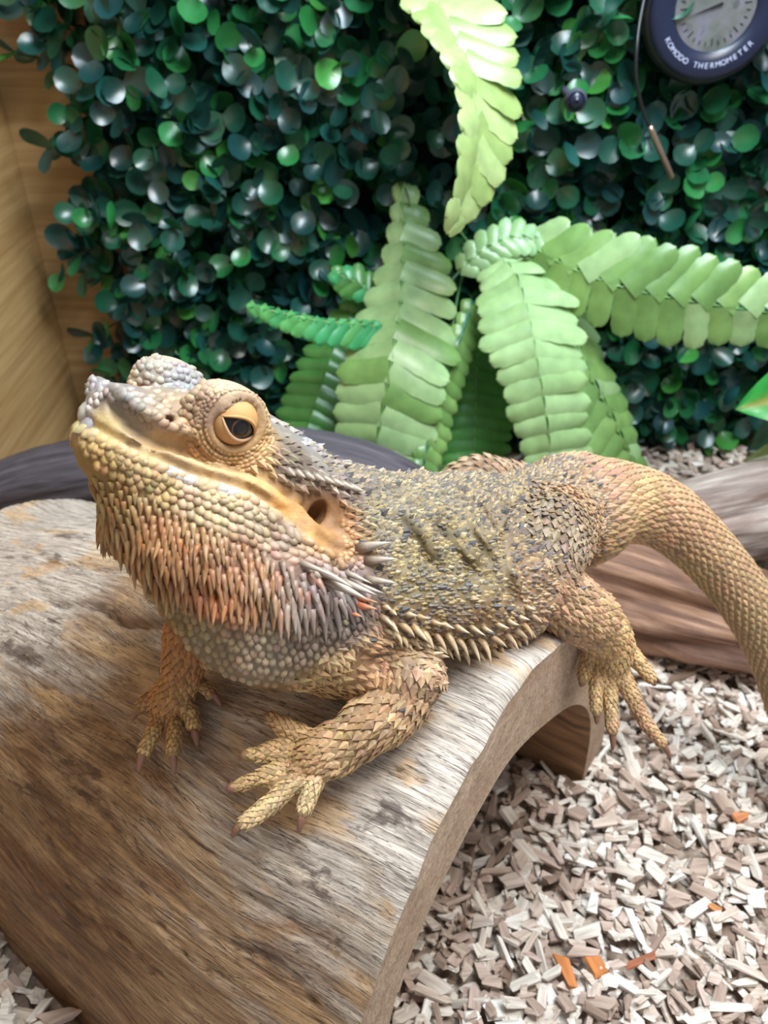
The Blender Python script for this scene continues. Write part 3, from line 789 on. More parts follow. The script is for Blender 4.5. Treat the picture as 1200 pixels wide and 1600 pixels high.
# fine folds of beads round the eye
for side in (1, -1):
    for r_, a0_, a1_, sz in ((.63, 0, 360, .075), (.72, 150, 390, .085), (.82, 160, 375, .09), (.92, 165, 365, .095), (1.03, 180, 350, .10)):
        n_ = int(math.radians(a1_ - a0_) * r_ / (sz * 1.25))
        for k_ in range(n_):
            a_ = math.radians(a0_ + (a1_ - a0_) * (k_ + rng.uniform(-.2, .2)) / n_)
            q = EYE_C + EYE_AX * (.24 - .26 * max(0, r_ - .6)) + r_ * (math.cos(a_) * _a1 + math.sin(a_) * _a2)
            tg = -math.sin(a_) * _a1 + math.cos(a_) * _a2
            if side == -1: q = mirror(q); tg = mirror(HO + tg) - HO
            loc, nn, _i, dd = BV.find_nearest(Vector(q))
            if loc is None or dd > .35: continue
            dome(np.array(loc), np.array(nn), tg, sz * 1.55, sz * .85, .03, jit(pigment(np.array(loc))[0], .10))

# ---- rows of scales round limbs, tail and trunk
def lattice(P, R, ds, dw, L, Wd, h, maxr=1.6, kind='keel', jitter=.1, lift=0.0, cfun=None, skip=None, s0=0.0, tdir=1, twist=0.0):
    S = np.concatenate([[0], np.cumsum(np.linalg.norm(np.diff(P, axis=0), axis=1))])
    _, T, Nf, B = frames(P); row = 0
    for s in np.arange(s0, S[-1], ds):
        i = min(np.searchsorted(S, s, 'right') - 1, len(P) - 2); f = (s - S[i]) / (S[i + 1] - S[i] + 1e-9)
        c = P[i] * (1 - f) + P[i + 1] * f; r = R[i] * (1 - f) + R[i + 1] * f
        t = nrm(T[i] * (1 - f) + T[i + 1] * f); n0 = nrm(Nf[i] * (1 - f) + Nf[i + 1] * f); b0 = np.cross(t, n0)
        n = max(6, int(round(2 * math.pi * r / dw)))
        for k in range(n):
            a = (k + .5 * (row % 2) + rng.normal(0, jitter)) * 2 * math.pi / n + twist
            d = n0 * math.cos(a) + b0 * math.sin(a)
            h_ = BV.ray_cast(Vector(c + t * rng.normal(0, jitter * ds)), Vector(d), r * maxr)
            if h_[0] is None: continue
            p = np.array(h_[0]); nn = np.array(h_[1])
            if nn @ d < .15: continue
            if skip is not None and skip(p, nn): continue
            sc = max(.55, min(1.15, r / max(R.max() * .8, .1))) if kind != 'fix' else 1
            cc = cfun(p, nn) if cfun else jit(pigment(p)[0])
            keel(p, nn, t * tdir, L * sc, Wd * sc, h * sc * rng.uniform(.7, 1.25), cc, lift)
        row += 1
for nme in ('upper_arm_near', 'forearm_near'):
    lattice(*LIMB[nme], .155, .195, .27, .215, .062, maxr=1.9 if 'upper' in nme else 1.4)
lattice(*LIMB['arm_far'], .135, .16, .22, .175, .045, maxr=1.4)
for nme in ('thigh_near', 'shin_near'):
    lattice(*LIMB[nme], .165, .20, .28, .22, .065, maxr=1.4)
lattice(*LIMB['thigh_far'], .24, .28, .38, .28, .12, maxr=1.5)
for nme in ('palm_near', 'palm_far', 'palm_hind'):
    P, R = LIMB[nme]; lattice(P, R, .12, .15, .19, .165, .04, maxr=1.7)
for nme, (P, R) in TOES.items():
    lattice(P, R, .10, .12, .15, .135, .032, maxr=1.6, kind='fix')
lattice(TAIL_P, TAIL_R, .235, .225, .36, .24, .065, maxr=1.45, jitter=.05)
# trunk
TP = catmull(np.vstack([tc[0] - BODY_AX * 1.2, tc, ]), 6)
_dark = np.array(srgb(84, 80, 80)); _och = np.array(srgb(154, 132, 90)); _crm = np.array(srgb(170, 154, 124)); _brn = np.array(srgb(120, 88, 56))
def trunk_col(p, n):
    base = pigment(p)[0]; r = rng.random(); m = .5 + .5 * float(vnoise(p[0] * 1.6, p[1] * 1.6, p[2] * 1.6)) * 1.5
    rear = sstep(4.0, 6.5, p[0]); low = 1 - sstep(13.9, 15.1, p[2])
    pd = (.36 + .30 * (1 - m)) * (1 - .55 * rear) * (1 - .7 * low)
    if r < pd: c = _dark
    elif r < pd + .34 * (1 - rear): c = _och
    elif r < pd + .42: c = _crm
    elif r < pd + .42 + .2 * low: c = _brn
    else: c = base
    return np.clip((c * .72 + base * .28) * .92 * (1 + rng.normal(0, .16)), .01, .95)
def trunk_skip(p, n):
    if n[2] < -.45: return True
    q = on_head(p); return (q[0] > -2.0 and abs(q[1]) < 2.6 and q[2] > -3.2) or np.linalg.norm(p - EAR) < .75 or np.linalg.norm(p - mirror(EAR)) < .75
lattice(TP, np.full(len(TP), 2.9), .105, .13, .145, .115, .036, maxr=1.75, kind='fix', jitter=.33, lift=.008, cfun=trunk_col, skip=trunk_skip)
# scattered bigger thorn scales on the back
def thorn_col(p, n): return np.clip((_dark if rng.random() < .6 else pigment(p)[0]) * (1 + rng.normal(0, .15)), .01, .95)
lattice(TP, np.full(len(TP), 2.9), .5, .48, .20, .17, .085, maxr=1.75, kind='fix', jitter=.35, lift=.03, cfun=thorn_col, skip=lambda p, n: trunk_skip(p, n) or rng.random() < .45)
print('scales', len(KEEL.F), len(DOME.F), round(time.time() - T0, 1))

# ---- materials
def skin_material(name, rough=.62, bmp=.25, scale=420, spec=.35):
    m, nt, b = mat_new(name)
    col = attr(nt, 'Col').outputs['Color']
    g = N_(nt, 'ShaderNodeNewGeometry').outputs['Position']
    n1 = noise(nt, g, scale, 3, .6)
    c = mix(nt, .35, col, mix(nt, 1.0, col, ramp(nt, n1, [(.3, (.62, .6, .58)), (.7, (1.25, 1.2, 1.12))]), 'MULTIPLY'))
    nt.links.new(c, b.inputs['Base Color']); b.inputs['Roughness'].default_value = rough
    b.inputs['Specular IOR Level'].default_value = spec
    bump(nt, b, n1, bmp, .04)
    return m
M_SKIN = skin_material('lizard_skin', .62, .7, 520); M_SCALE = skin_material('lizard_scale', .55, .12, 700, .4); M_HORN = skin_material('horn_spine', .45, .1, 900, .45)
dragon = empty('bearded_dragon', (2, 15, 14), label='tan and orange bearded dragon lizard lying across the half-log hide, head raised', cat='lizard')
_base = pigment(DV)
_near = np.full(len(DV), .62)
_lip = np.array([BV.find_nearest(Vector(p))[0] for p in SMOOTH])
_hd = (DV - HO) @ HM
_hm = (_hd[:, 0] > -3.2) & (np.abs(_hd[:, 1]) < 2.8) & (_hd[:, 2] > -2.2)
_ii = np.nonzero(_hm)[0]
_dl = np.min(((DV[_ii][:, None] - np.vstack([SMOOTH, [mirror(p) for p in SMOOTH]])[None, ::3]) ** 2).sum(-1), 1)
_de = np.minimum(np.linalg.norm(DV[_ii] - EYE_C, axis=1), np.linalg.norm(DV[_ii] - mirror(EYE_C), axis=1))
_near[_ii] = np.maximum(.66, np.maximum(1 - sstep(.03, .12, _dl) * .34, 1 - sstep(.8, 1.1, _de) * .34))
_col = _base * _near[:, None] * (1 + .10 * fbm(DV[:, 0] * 4, DV[:, 1] * 4, DV[:, 2] * 4, 2))[:, None]
skin = put_at('body', mesh_np('body', DV, DF, smooth=True, cols=np.clip(_col, .005, .95)), dragon, mat=M_SKIN)
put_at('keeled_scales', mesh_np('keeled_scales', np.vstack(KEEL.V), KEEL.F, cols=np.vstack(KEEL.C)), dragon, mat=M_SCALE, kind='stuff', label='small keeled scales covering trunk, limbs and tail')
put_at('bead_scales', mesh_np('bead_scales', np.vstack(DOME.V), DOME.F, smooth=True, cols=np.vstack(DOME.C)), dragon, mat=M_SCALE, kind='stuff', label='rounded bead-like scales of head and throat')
# ================================================================== spines, eyes, claws
def spine_geo(p, d0, d1, L, r, n=6, rings=4, blunt=0.0):
    d0 = nrm(d0); d1 = nrm(d1); P = [np.asarray(p) - d0 * r * .6]; q = np.asarray(p, float)
    for i in range(1, rings + 1):
        f = i / rings; q = q + nrm(d0 * (1 - f) + d1 * f) * (L / rings); P.append(q)
    P = np.array(P); R = r * np.array([1.05] + [(1 - (i / rings)) ** .9 * .98 + .015 for i in range(1, rings + 1)])
    if blunt: R = r * np.array([1.05] + [1 - (1 - blunt) * (i / rings) ** 1.6 if i < rings else blunt * .6 for i in range(1, rings + 1)])
    V, F = tube(P, R, n)
    t = np.repeat(np.linspace(0, 1, rings + 1), n)
    return V, F, t
SP_ALL = []
def add_spine(p, d0, d1, L, r, cb, ct, big=0.0):
    V, F, t = spine_geo(p, d0, d1, L, r)
    c = np.asarray(cb)[None] * (1 - t[:, None]) + np.asarray(ct)[None] * t[:, None]
    SP_ALL.append((big if big else L * r, V, F, np.clip(c, .01, .95)))
TIP = np.array(srgb(184, 152, 106)); TIPG = np.array(srgb(182, 168, 156)); ORG = np.array(srgb(168, 94, 44))
def ytop(u): return np.interp(u, [134, 160, 220, 300, 400, 470, 545, 562], [712, 742, 772, 812, 852, 892, 905, 915])
def ybot(u): return np.interp(u, [134, 160, 200, 250, 320, 400, 470, 520, 562], [720, 812, 880, 925, 942, 954, 966, 962, 938])
for u, v, p, n in hexpix(POLY_BEARD, 13.5, 14, .14):
    fr = np.clip((v - ytop(u)) / max(ybot(u) - ytop(u), 8), 0, 1)
    L = .26 + .24 * fr ** 1.2 + .22 * sstep(360, 500, u) * fr ** 2
    if u < 205 and v < 815: L *= .55 if v < 770 else .75
    if v < 748 and u < 165: continue
    r = .072 + .012 * fr + .014 * sstep(380, 500, u)
    t = Hd(-.42 - .3 * sstep(440, 560, u), .10, -.9)
    t = nrm(t - n * (t @ n))
    c = pigment(p)[0]
    if rng.random() < .42 * (.3 + fr) and u < 500: c = c * .45 + ORG * .55
    ct = TIP * .75 + c * .25 if u < 430 else TIPG * .7 + c * .3
    up = .30 + .22 * fr
    for k, (pp, nn) in enumerate(((p, n), mir_site(p))):
        if k == 1 and on_head(p)[1] < .35: continue
        tt = t if k == 0 else nrm(t - nn * (t @ nn))
        dl = nrm(tt + nn * up + rng.normal(0, .10, 3)); de = nrm(tt + nn * up * .35 + np.array([0, 0, -.25]) + rng.normal(0, .10, 3))
        add_spine(pp, dl, de, L * rng.uniform(.85, 1.15), r, jit(c * .82, .14), ct * rng.uniform(.8, 1.05), big=(L * (1.0 if k == 0 else .01)))
def spine_px(bu, bv, tu, tv, r, c, ct, dd=.0, big=2.0, lift=.15):
    p, n = cast(bu, bv, BV)
    if p is None: return
    d = (p - np.array([0, 0, CAMH])) @ camvec(0, 0, 1)
    tip = W(tu, tv, d - dd); L = np.linalg.norm(tip - p)
    dd_ = nrm(tip - p)
    add_spine(p, nrm(dd_ + n * lift), nrm(dd_ - n * lift * .6), L, r, srgb(*c), srgb(*ct), big)
for q in ((566, 856, 611, 847, .14), (578, 876, 622, 873, .12), (576, 906, 621, 911, .11), (512, 908, 577, 938, .13), (535, 910, 590, 930, .11), (550, 912, 600, 927, .10), (540, 895, 582, 912, .08), (500, 892, 552, 918, .10), (470, 880, 525, 902, .08), (533, 728, 552, 725, .10), (521, 716, 530, 712, .06)):
    spine_px(*q, (132, 114, 98), (204, 192, 178), dd=.25)
for q in ((557, 945, 590, 952, .11), (546, 956, 566, 964, .09), (556, 932, 592, 942, .08)):
    spine_px(*q, (188, 92, 58), (214, 160, 120), dd=.2)
for i, (u, v) in enumerate(((450, 742), (464, 745), (478, 748), (492, 751), (506, 755), (520, 759), (534, 764), (546, 768))):
    spine_px(u, v - 6, u + 12 + 1.5 * i, v + 2 - .3 * i, .11 + .004 * i, (116, 100, 86), (170, 156, 140), dd=.10, big=1.5)
for (u, v) in ((470, 800), (462, 815)): pass
# fringe along the flank
FRX = catmull(np.array([(590, 962), (630, 975), (670, 988), (710, 996), (750, 998), (790, 990), (818, 975), (832, 955)], float), 20)
fs = np.concatenate([[0], np.cumsum(np.linalg.norm(np.diff(FRX, axis=0), axis=1))])
for row, (off, st, L, r) in enumerate(((0, 18, .46, .095), (-19, 20, .28, .085), (18, 14, .28, .08), (33, 14, .2, .065))):
    for q in np.arange(4 + 5 * row, fs[-1], st):
        u = np.interp(q, fs, FRX[:, 0]) + rng.normal(0, 2); v = np.interp(q, fs, FRX[:, 1]) + off + rng.normal(0, 2)
        p, n = cast(u, v, BV)
        if p is None or (HIDE_BVH.ray_cast(CAMO, (Vector(p) - CAMO).normalized(), (Vector(p) - CAMO).length - .02)[0] is not None): continue
        out = nrm(np.cross(BODY_AX, (0, 0, 1)) * 1.0); out = out if out[1] < 0 else -out
        back = BODY_AX
        d0 = nrm(n * .8 + out * .5 + back * .35 + rng.normal(0, .12, 3)); d1 = nrm(n * .6 + back * .30 + np.array([0, 0, -.75]) + rng.normal(0, .18, 3))
        if row == 1: d1 = nrm(n * .9 + back * .4 + np.array([0, 0, .1]))
        sc = .75 + .5 * math.sin(math.pi * q / fs[-1])
        add_spine(p, d0, d1, L * sc * rng.uniform(.8, 1.2), r * rng.uniform(.85, 1.1), jit(np.array(srgb(150, 116, 78)), .15), np.array(srgb(212, 192, 160)), big=(1.2 if row < 2 else .9))
SP_ALL.sort(key=lambda q: -q[0])
NB = 300
for k, (sz, V, F, c) in enumerate(SP_ALL[:NB]):
    put_at('spine', mesh_np('spine', V, F, smooth=True, cols=c), dragon, mat=M_HORN)
bag = Bag()
for sz, V, F, c in SP_ALL[NB:]: bag.add(V, F, c)
if bag.n: put_at('small_spines', mesh_np('small_spines', np.vstack(bag.V), bag.F, smooth=True, cols=np.vstack(bag.C)), dragon, mat=M_HORN, kind='stuff')
print('spines', len(SP_ALL))

# ---- eyes
def flat_mat(name, c, rough=.5, spec=.5, coat=0.0):
    m, nt, b = mat_new(name); g = N_(nt, 'ShaderNodeNewGeometry').outputs['Position']
    n1 = noise(nt, g, 500, 3, .6)
    nt.links.new(mix(nt, n1, tuple(x * .8 for x in c), tuple(min(1, x * 1.15) for x in c)), b.inputs['Base Color'])
    b.inputs['Roughness'].default_value = rough; b.inputs['Specular IOR Level'].default_value = spec; b.inputs['Coat Weight'].default_value = coat
    b.inputs['Coat Roughness'].default_value = .05
    return m
M_EYE = flat_mat('eye_dark', srgb(30, 22, 22), .25, .3, .1); M_PUPIL = flat_mat('pupil', srgb(10, 8, 10), .12, .5, .4)
M_IRIS = flat_mat('iris_rim', srgb(84, 62, 48), .3, .4, .2)
M_LID = flat_mat('eyelid_orange', srgb(188, 142, 90), .65, .3); M_LIDRIM = flat_mat('eyelid_rim', srgb(196, 156, 124), .6)
def sphere_patch(c, ex, ey, ez, r, a0, a1, b0, b1, na=24, nb=16):
    """hinge axis ex; a = angle along the hinge (0..pi), b = turn about it, 0 along ez, positive towards ey"""
    V = []; F = []
    for i in range(na + 1):
        a = a0 + (a1 - a0) * i / na
        for j in range(nb + 1):
            e0 = b0(a) if callable(b0) else b0; e1 = b1(a) if callable(b1) else b1
            b = e0 + (e1 - e0) * j / nb
            V.append(c + r * (-math.cos(a) * ex + math.sin(a) * (math.cos(b) * ez + math.sin(b) * ey)))
    for i in range(na):
        for j in range(nb):
            k = i * (nb + 1) + j; F.append((k, k + nb + 1, k + nb + 2, k + 1))
    return V, F
def lid_g(a): return math.sin(math.pi * min(max((math.degrees(a) - 42) / 120.0, 0), 1)) ** .75
def lid_up(a): return math.radians(-9 + 27 * lid_g(a))
def lid_lo(a): return math.radians(-9.5 - 27 * lid_g(a))
for side in (1, -1):
    c = EYE_C if side == 1 else mirror(EYE_C)
    def mv(v):
        if side == 1: return v
        q = HM.T @ v; q[1] = -q[1]; return HM @ q
    ez = EYE_AX; ey = _a2; ex = _a1
    tl = math.radians(6)
    ex, ey = ex * math.cos(tl) - ey * math.sin(tl), ex * math.sin(tl) + ey * math.cos(tl)
    ex, ey, ez = mv(ex), mv(ey), mv(ez)
    R = EYE_R * .96
    V, F = sphere_patch(c, ex, ey, ez, R, 0, math.pi, -math.pi, math.pi, 32, 40)
    eye = put_at('eyeball', mesh_np('eyeball', V, F, smooth=True), dragon, mat=M_EYE, label='dark brown eye half closed by its lid')
    # iris and pupil as shallow caps on the ball, looking a little forward
    gz = nrm(ez + ex * .10 * (1 if side == 1 else 1) - ey * .14)
    gx = nrm(np.cross(ey, gz)); gy = np.cross(gz, gx)
    for nm, ang, m, rr in (('iris', 25, M_IRIS, 1.012), ('iris_ring', 21, M_EYE, 1.02), ('pupil', 12.5, M_PUPIL, 1.03)):
        Vc = [c + gz * R * rr]; Fc = []
        for ring_ in range(1, 5):
            t_ = math.radians(ang) * ring_ / 4
            for k in range(24):
                a = k * math.pi / 12; Vc.append(c + R * rr * (math.cos(t_) * gz + math.sin(t_) * (math.cos(a) * gx + math.sin(a) * gy)))
        for k in range(24): Fc.append((0, 1 + k, 1 + (k + 1) % 24))
        for r_ in range(3):
            for k in range(24): Fc.append((1 + r_ * 24 + k, 1 + (r_ + 1) * 24 + k, 1 + (r_ + 1) * 24 + (k + 1) % 24, 1 + r_ * 24 + (k + 1) % 24))
        put(nm, mesh_np(nm, Vc, Fc, smooth=True), parent=eye, mat=m)
    V, F = sphere_patch(c, ex, ey, ez, R * 1.10, .05, math.pi - .05, lid_up, math.radians(125), 40)
    up_ = put_at('upper_eyelid', mesh_np('upper_eyelid', V, F, smooth=True), dragon, mat=M_LID, label='orange upper eyelid')
    V, F = sphere_patch(c, ex, ey, ez, R * 1.09, .05, math.pi - .05, math.radians(-120), lid_lo, 40)
    lo_ = put_at('lower_eyelid', mesh_np('lower_eyelid', V, F, smooth=True), dragon, mat=M_LID, label='orange lower eyelid with a pale rim')
    for par, b_, rr, m in ((up_, lid_up, 1.085, M_LID), (lo_, lid_lo, 1.075, M_LIDRIM)):
        a = np.linspace(.7, 2.85, 26)
        P = np.array([c + R * rr * (-math.cos(x) * ex + math.sin(x) * (math.cos(b_(x)) * ez + math.sin(b_(x)) * ey)) for x in a])
        V, F = tube(P, .026 * np.sin(np.linspace(.1, np.pi - .1, len(a))) ** .6 + .008, 7)
        put('lid_rim', mesh_np('lid_rim', V, F, smooth=True), parent=par, mat=m)

# ---- claws
M_CLAW = flat_mat('claw_horn', srgb(134, 94, 76), .35, .5)
CLAW = {'near0': (0, .12), 'near1': (0, .12), 'near2': (0, .14), 'near3': (.36, .3), 'near4': (.40, .3), 'far0': (.36, .25), 'far1': (.34, .25), 'far2': (.42, .25), 'far3': (.42, .25), 'far4': (.26, .2),
        'hind0': (.14, .2), 'hind1': (.30, .2), 'hind2': (.5, .2), 'hind3': (.48, .2), 'hind4': (.16, .2)}
for nme, (P, R) in TOES.items():
    L = max(CLAW[nme][0], .16); d = nrm(P[-1] - P[-3]); r = R[-1] * .66
    down = np.array([0, 0, -1.0])
    d0 = nrm(d + down * (.15 if nme.startswith('hind') else .35)); d1 = nrm(d * .5 + down * 1.1)
    if nme.startswith('hind'): d1 = nrm(d + down * .6)
    base = P[-1] + d * R[-1] * .55
    V, F, t = spine_geo(base, d0, d1, L, r, 8, 6, blunt=.38)
    put_at('claw', mesh_np('claw', V, F, smooth=True), dragon, mat=M_CLAW)
# ================================================================== boxwood hedge panel on the back wall
def leaf_material(name, rough=.30, trans=.18, bmp=.1, spec=.6):
    m, nt, b = mat_new(name)
    col = attr(nt, 'Col').outputs['Color']
    g = N_(nt, 'ShaderNodeNewGeometry').outputs['Position']
    n1 = noise(nt, g, 130, 3, .5)
    c = mix(nt, .6, col, mix(nt, 1.0, col, ramp(nt, n1, [(.3, (.7, .72, .7)), (.7, (1.2, 1.15, 1.1))]), 'MULTIPLY'))
    nt.links.new(c, b.inputs['Base Color']); b.inputs['Roughness'].default_value = rough; b.inputs['Specular IOR Level'].default_value = spec
    bump(nt, b, n1, bmp, .06)
    tr = N_(nt, 'ShaderNodeBsdfTranslucent'); nt.links.new(c, tr.inputs[0])
    mx = N_(nt, 'ShaderNodeMixShader'); mx.inputs[0].default_value = trans
    out = [n for n in nt.nodes if n.type == 'OUTPUT_MATERIAL'][0]
    nt.links.new(b.outputs[0], mx.inputs[1]); nt.links.new(tr.outputs[0], mx.inputs[2]); nt.links.new(mx.outputs[0], out.inputs[0])
    return m
M_BOX = leaf_material('boxwood_leaf', .33, .10, .06, .8)
def box_leaf(seed):
    r = np.random.default_rng(seed); L = 1.0; nx, ny = 6, 4; V = []
    for i in range(nx + 1):
        t = i / nx; w = .47 * (math.sin(math.pi * min(t * .95 + .02, 1)) ** .55) * (.78 + .34 * t)
        if i == 0: w = .035
        for j in range(ny + 1):
            s = j / ny * 2 - 1
            V.append((t * L, s * w, .17 * s * s * (w / .47) ** 2 + (.55 if seed % 2 else .30) * (t - .55) ** 2 - (.1 if seed % 2 else .06)))
    F = [(i * (ny + 1) + j, (i + 1) * (ny + 1) + j, (i + 1) * (ny + 1) + j + 1, i * (ny + 1) + j + 1) for i in range(nx) for j in range(ny)]
    return np.array(V), F
BOXL = [box_leaf(i) for i in range(4)]
BOXC = [srgb(*c) for c in ((26, 74, 62), (20, 60, 56), (28, 84, 60), (32, 100, 60), (42, 120, 62), (66, 142, 62), (24, 68, 70), (30, 84, 78))]
BOXP = [.19, .17, .17, .13, .09, .05, .11, .09]
box_me = {}
for a in range(4):
    for b_ in range(8):
        box_me[a, b_] = mesh_np('boxwood_leaf', BOXL[a][0], BOXL[a][1], smooth=True, cols=np.repeat(np.array(BOXC[b_])[None], len(BOXL[a][0]), 0), mats=[M_BOX])
PANEL_X0, PANEL_X1, PANEL_Z0, PANEL_Z1 = -16.0, 29.0, .8, 31.0
hedge = empty('hedge_panel', (5, WALL_Y, .8), label='dark green artificial boxwood hedge mat covering the back wall', cat='hedge panel')
m_, nt_, b_s = mat_new('hedge_backing'); b_s.inputs['Base Color'].default_value = (.006, .016, .012, 1); b_s.inputs['Roughness'].default_value = .8
_o = board('backing', (PANEL_X0 + .5, WALL_Y - .5, PANEL_Z0), (PANEL_X1, WALL_Y - .02, PANEL_Z1), m_, kind=None)
_o.parent = hedge; _o.matrix_parent_inverse = Matrix.Translation(-hedge.location)
LEAVES = []      # (matrix 3x4 in cm, variant, colour)
STEMS = Bag()
r_h = np.random.default_rng(21)
def add_leaf(pos, d, nrm_hint, size):
    d = nrm(d); n = nrm(nrm_hint - d * (nrm_hint @ d)); s = np.cross(n, d)
    LEAVES.append((np.column_stack([d * size, s * size, n * size, pos]), int(r_h.integers(4)), int(r_h.choice(8, p=BOXP))))
sp = 1.22; jz = 0
z = PANEL_Z0
while z < PANEL_Z1:
    x = PANEL_X0 + (sp * .5 if jz % 2 else 0)
    while x < PANEL_X1:
        o = np.array([x + r_h.normal(0, .28), WALL_Y - .5, z + r_h.normal(0, .28)])
        edge = o[0] < PANEL_X0 + 1.2
        d = nrm(np.array([r_h.normal(0, .35) - (.55 if edge else 0), -1.0, r_h.normal(.12, .32)]))
        L = r_h.uniform(2.2, 4.3); tip = o + d * L
        V, F = tube(np.array([o, o + d * L * .5 + np.array([0, 0, .08]), tip]), [.06, .05, .035], 4, False); STEMS.add(V, F, np.array(srgb(40, 70, 40)))
        a0 = r_h.uniform(0, math.pi)
        n1, t1, b1 = frame(o, d, np.array([1.0, 0, 0.0]))
        for k, f in enumerate((.42, .72, 1.0)):
            aa = a0 + k * math.pi / 2
            for sgn in (0, math.pi):
                rad = t1 * math.cos(aa + sgn) + b1 * math.sin(aa + sgn)
                op = r_h.uniform(.55, 1.25) if k == 2 else r_h.uniform(.9, 1.5)
                dd = nrm(d * math.cos(op) + rad * math.sin(op) + r_h.normal(0, .12, 3))
                add_leaf(o + d * L * f, dd, d * math.sin(op) - rad * math.cos(op) + np.array([0, 0, .35]) + r_h.normal(0, .15, 3), r_h.uniform(1.15, 1.62) * (1 if k else 1.0))
        x += sp
    z += sp * .87; jz += 1
def pix(p):
    p = np.asarray(p, float) - np.array([0, 0, CAMH]); f = p[1] * CP - p[2] * SP; u = p[1] * SP + p[2] * CP
    return 600 + p[0] / f * FPX, 800 - u / f * FPX, f
def score(l):
    M = l[0]; c = M[:, 3] + M[:, 0] * .5; u, v, f = pix(c)
    if not (8 < u < 1192 and 8 < v < 690): return -9
    if u > 420 and 300 < v and u < 1010: return -9
    if 615 < u < 830 and v < 350: return -9
    if v > 540 and u < 560: return -9
    view = nrm(np.array([0, 0, CAMH]) - c); face = abs(nrm(M[:, 2]) @ view)
    return face * np.linalg.norm(M[:, 0]) ** 2 / 2 + (WALL_Y - c[1]) * .45
order = sorted(range(len(LEAVES)), key=lambda i: -score(LEAVES[i]))
single = set(order[:300])
lb = Bag()
for i, (M, a, c) in enumerate(LEAVES):
    if i in single:
        o = bpy.data.objects.new('boxwood_leaf', box_me[a, c]); COL.objects.link(o); o.parent = hedge
        m4 = np.eye(4); m4[:3, :3] = M[:, :3]; m4[:3, 3] = M[:, 3] * CM - np.array(hedge.location)
        o.matrix_local = Matrix(m4.tolist())
    else:
        V, F = BOXL[a]; lb.add(V @ M[:, :3].T + M[:, 3], F, np.array(BOXC[c]))
put_at('hedge_foliage', mesh_np('hedge_foliage', np.vstack(lb.V), lb.F, smooth=True, cols=np.vstack(lb.C)), hedge, mat=M_BOX, kind='stuff')
put_at('hedge_stems', mesh_np('hedge_stems', np.vstack(STEMS.V), STEMS.F, smooth=True, cols=np.vstack(STEMS.C)), hedge, mat=M_BOX, kind='stuff')
print('hedge leaves', len(LEAVES), round(time.time() - T0, 1))

# ================================================================== ferns
M_FERN = leaf_material('fern_leaflet', .34, .22, .15, .65)
def fern_leaflet(cup, lobes, seed):
    r = np.random.default_rng(seed); nx, ny = 9, 6; V = []
    for i in range(nx + 1):
        t = 1 - (1 - i / nx) ** 1.6
        w = .5 * (max(0.0, 1 - t ** 9) ** .5) * (1 - .04 * t) + .012
        for j in range(ny + 1):
            s = j / ny * 2 - 1
            V.append((t + (.015 * r.normal() if i == nx else 0), s * w * (1 + .05 * r.normal() * (abs(s) > .9)), cup * (1 - s * s) - .10 * t * t + .02 * math.sin(t * 9 + seed)))
    F = [(i * (ny + 1) + j, (i + 1) * (ny + 1) + j, (i + 1) * (ny + 1) + j + 1, i * (ny + 1) + j + 1) for i in range(nx) for j in range(ny)]
    return np.array(V), F
FLV = [fern_leaflet(.13, 0, 1), fern_leaflet(.17, 0, 2), fern_leaflet(.10, 0, 3)]
_fm = {}
def fern_mesh(k, col):
    key = (k, tuple(round(x, 3) for x in col))
    if key not in _fm:
        V, F = FLV[k]; c = np.array(col)[None] * (1 + .12 * (V[:, 0:1] - .5))
        _fm[key] = mesh_np('leaflet', V, F, smooth=True, cols=c, mats=[M_FERN])
    return _fm[key]
r_f = np.random.default_rng(5)
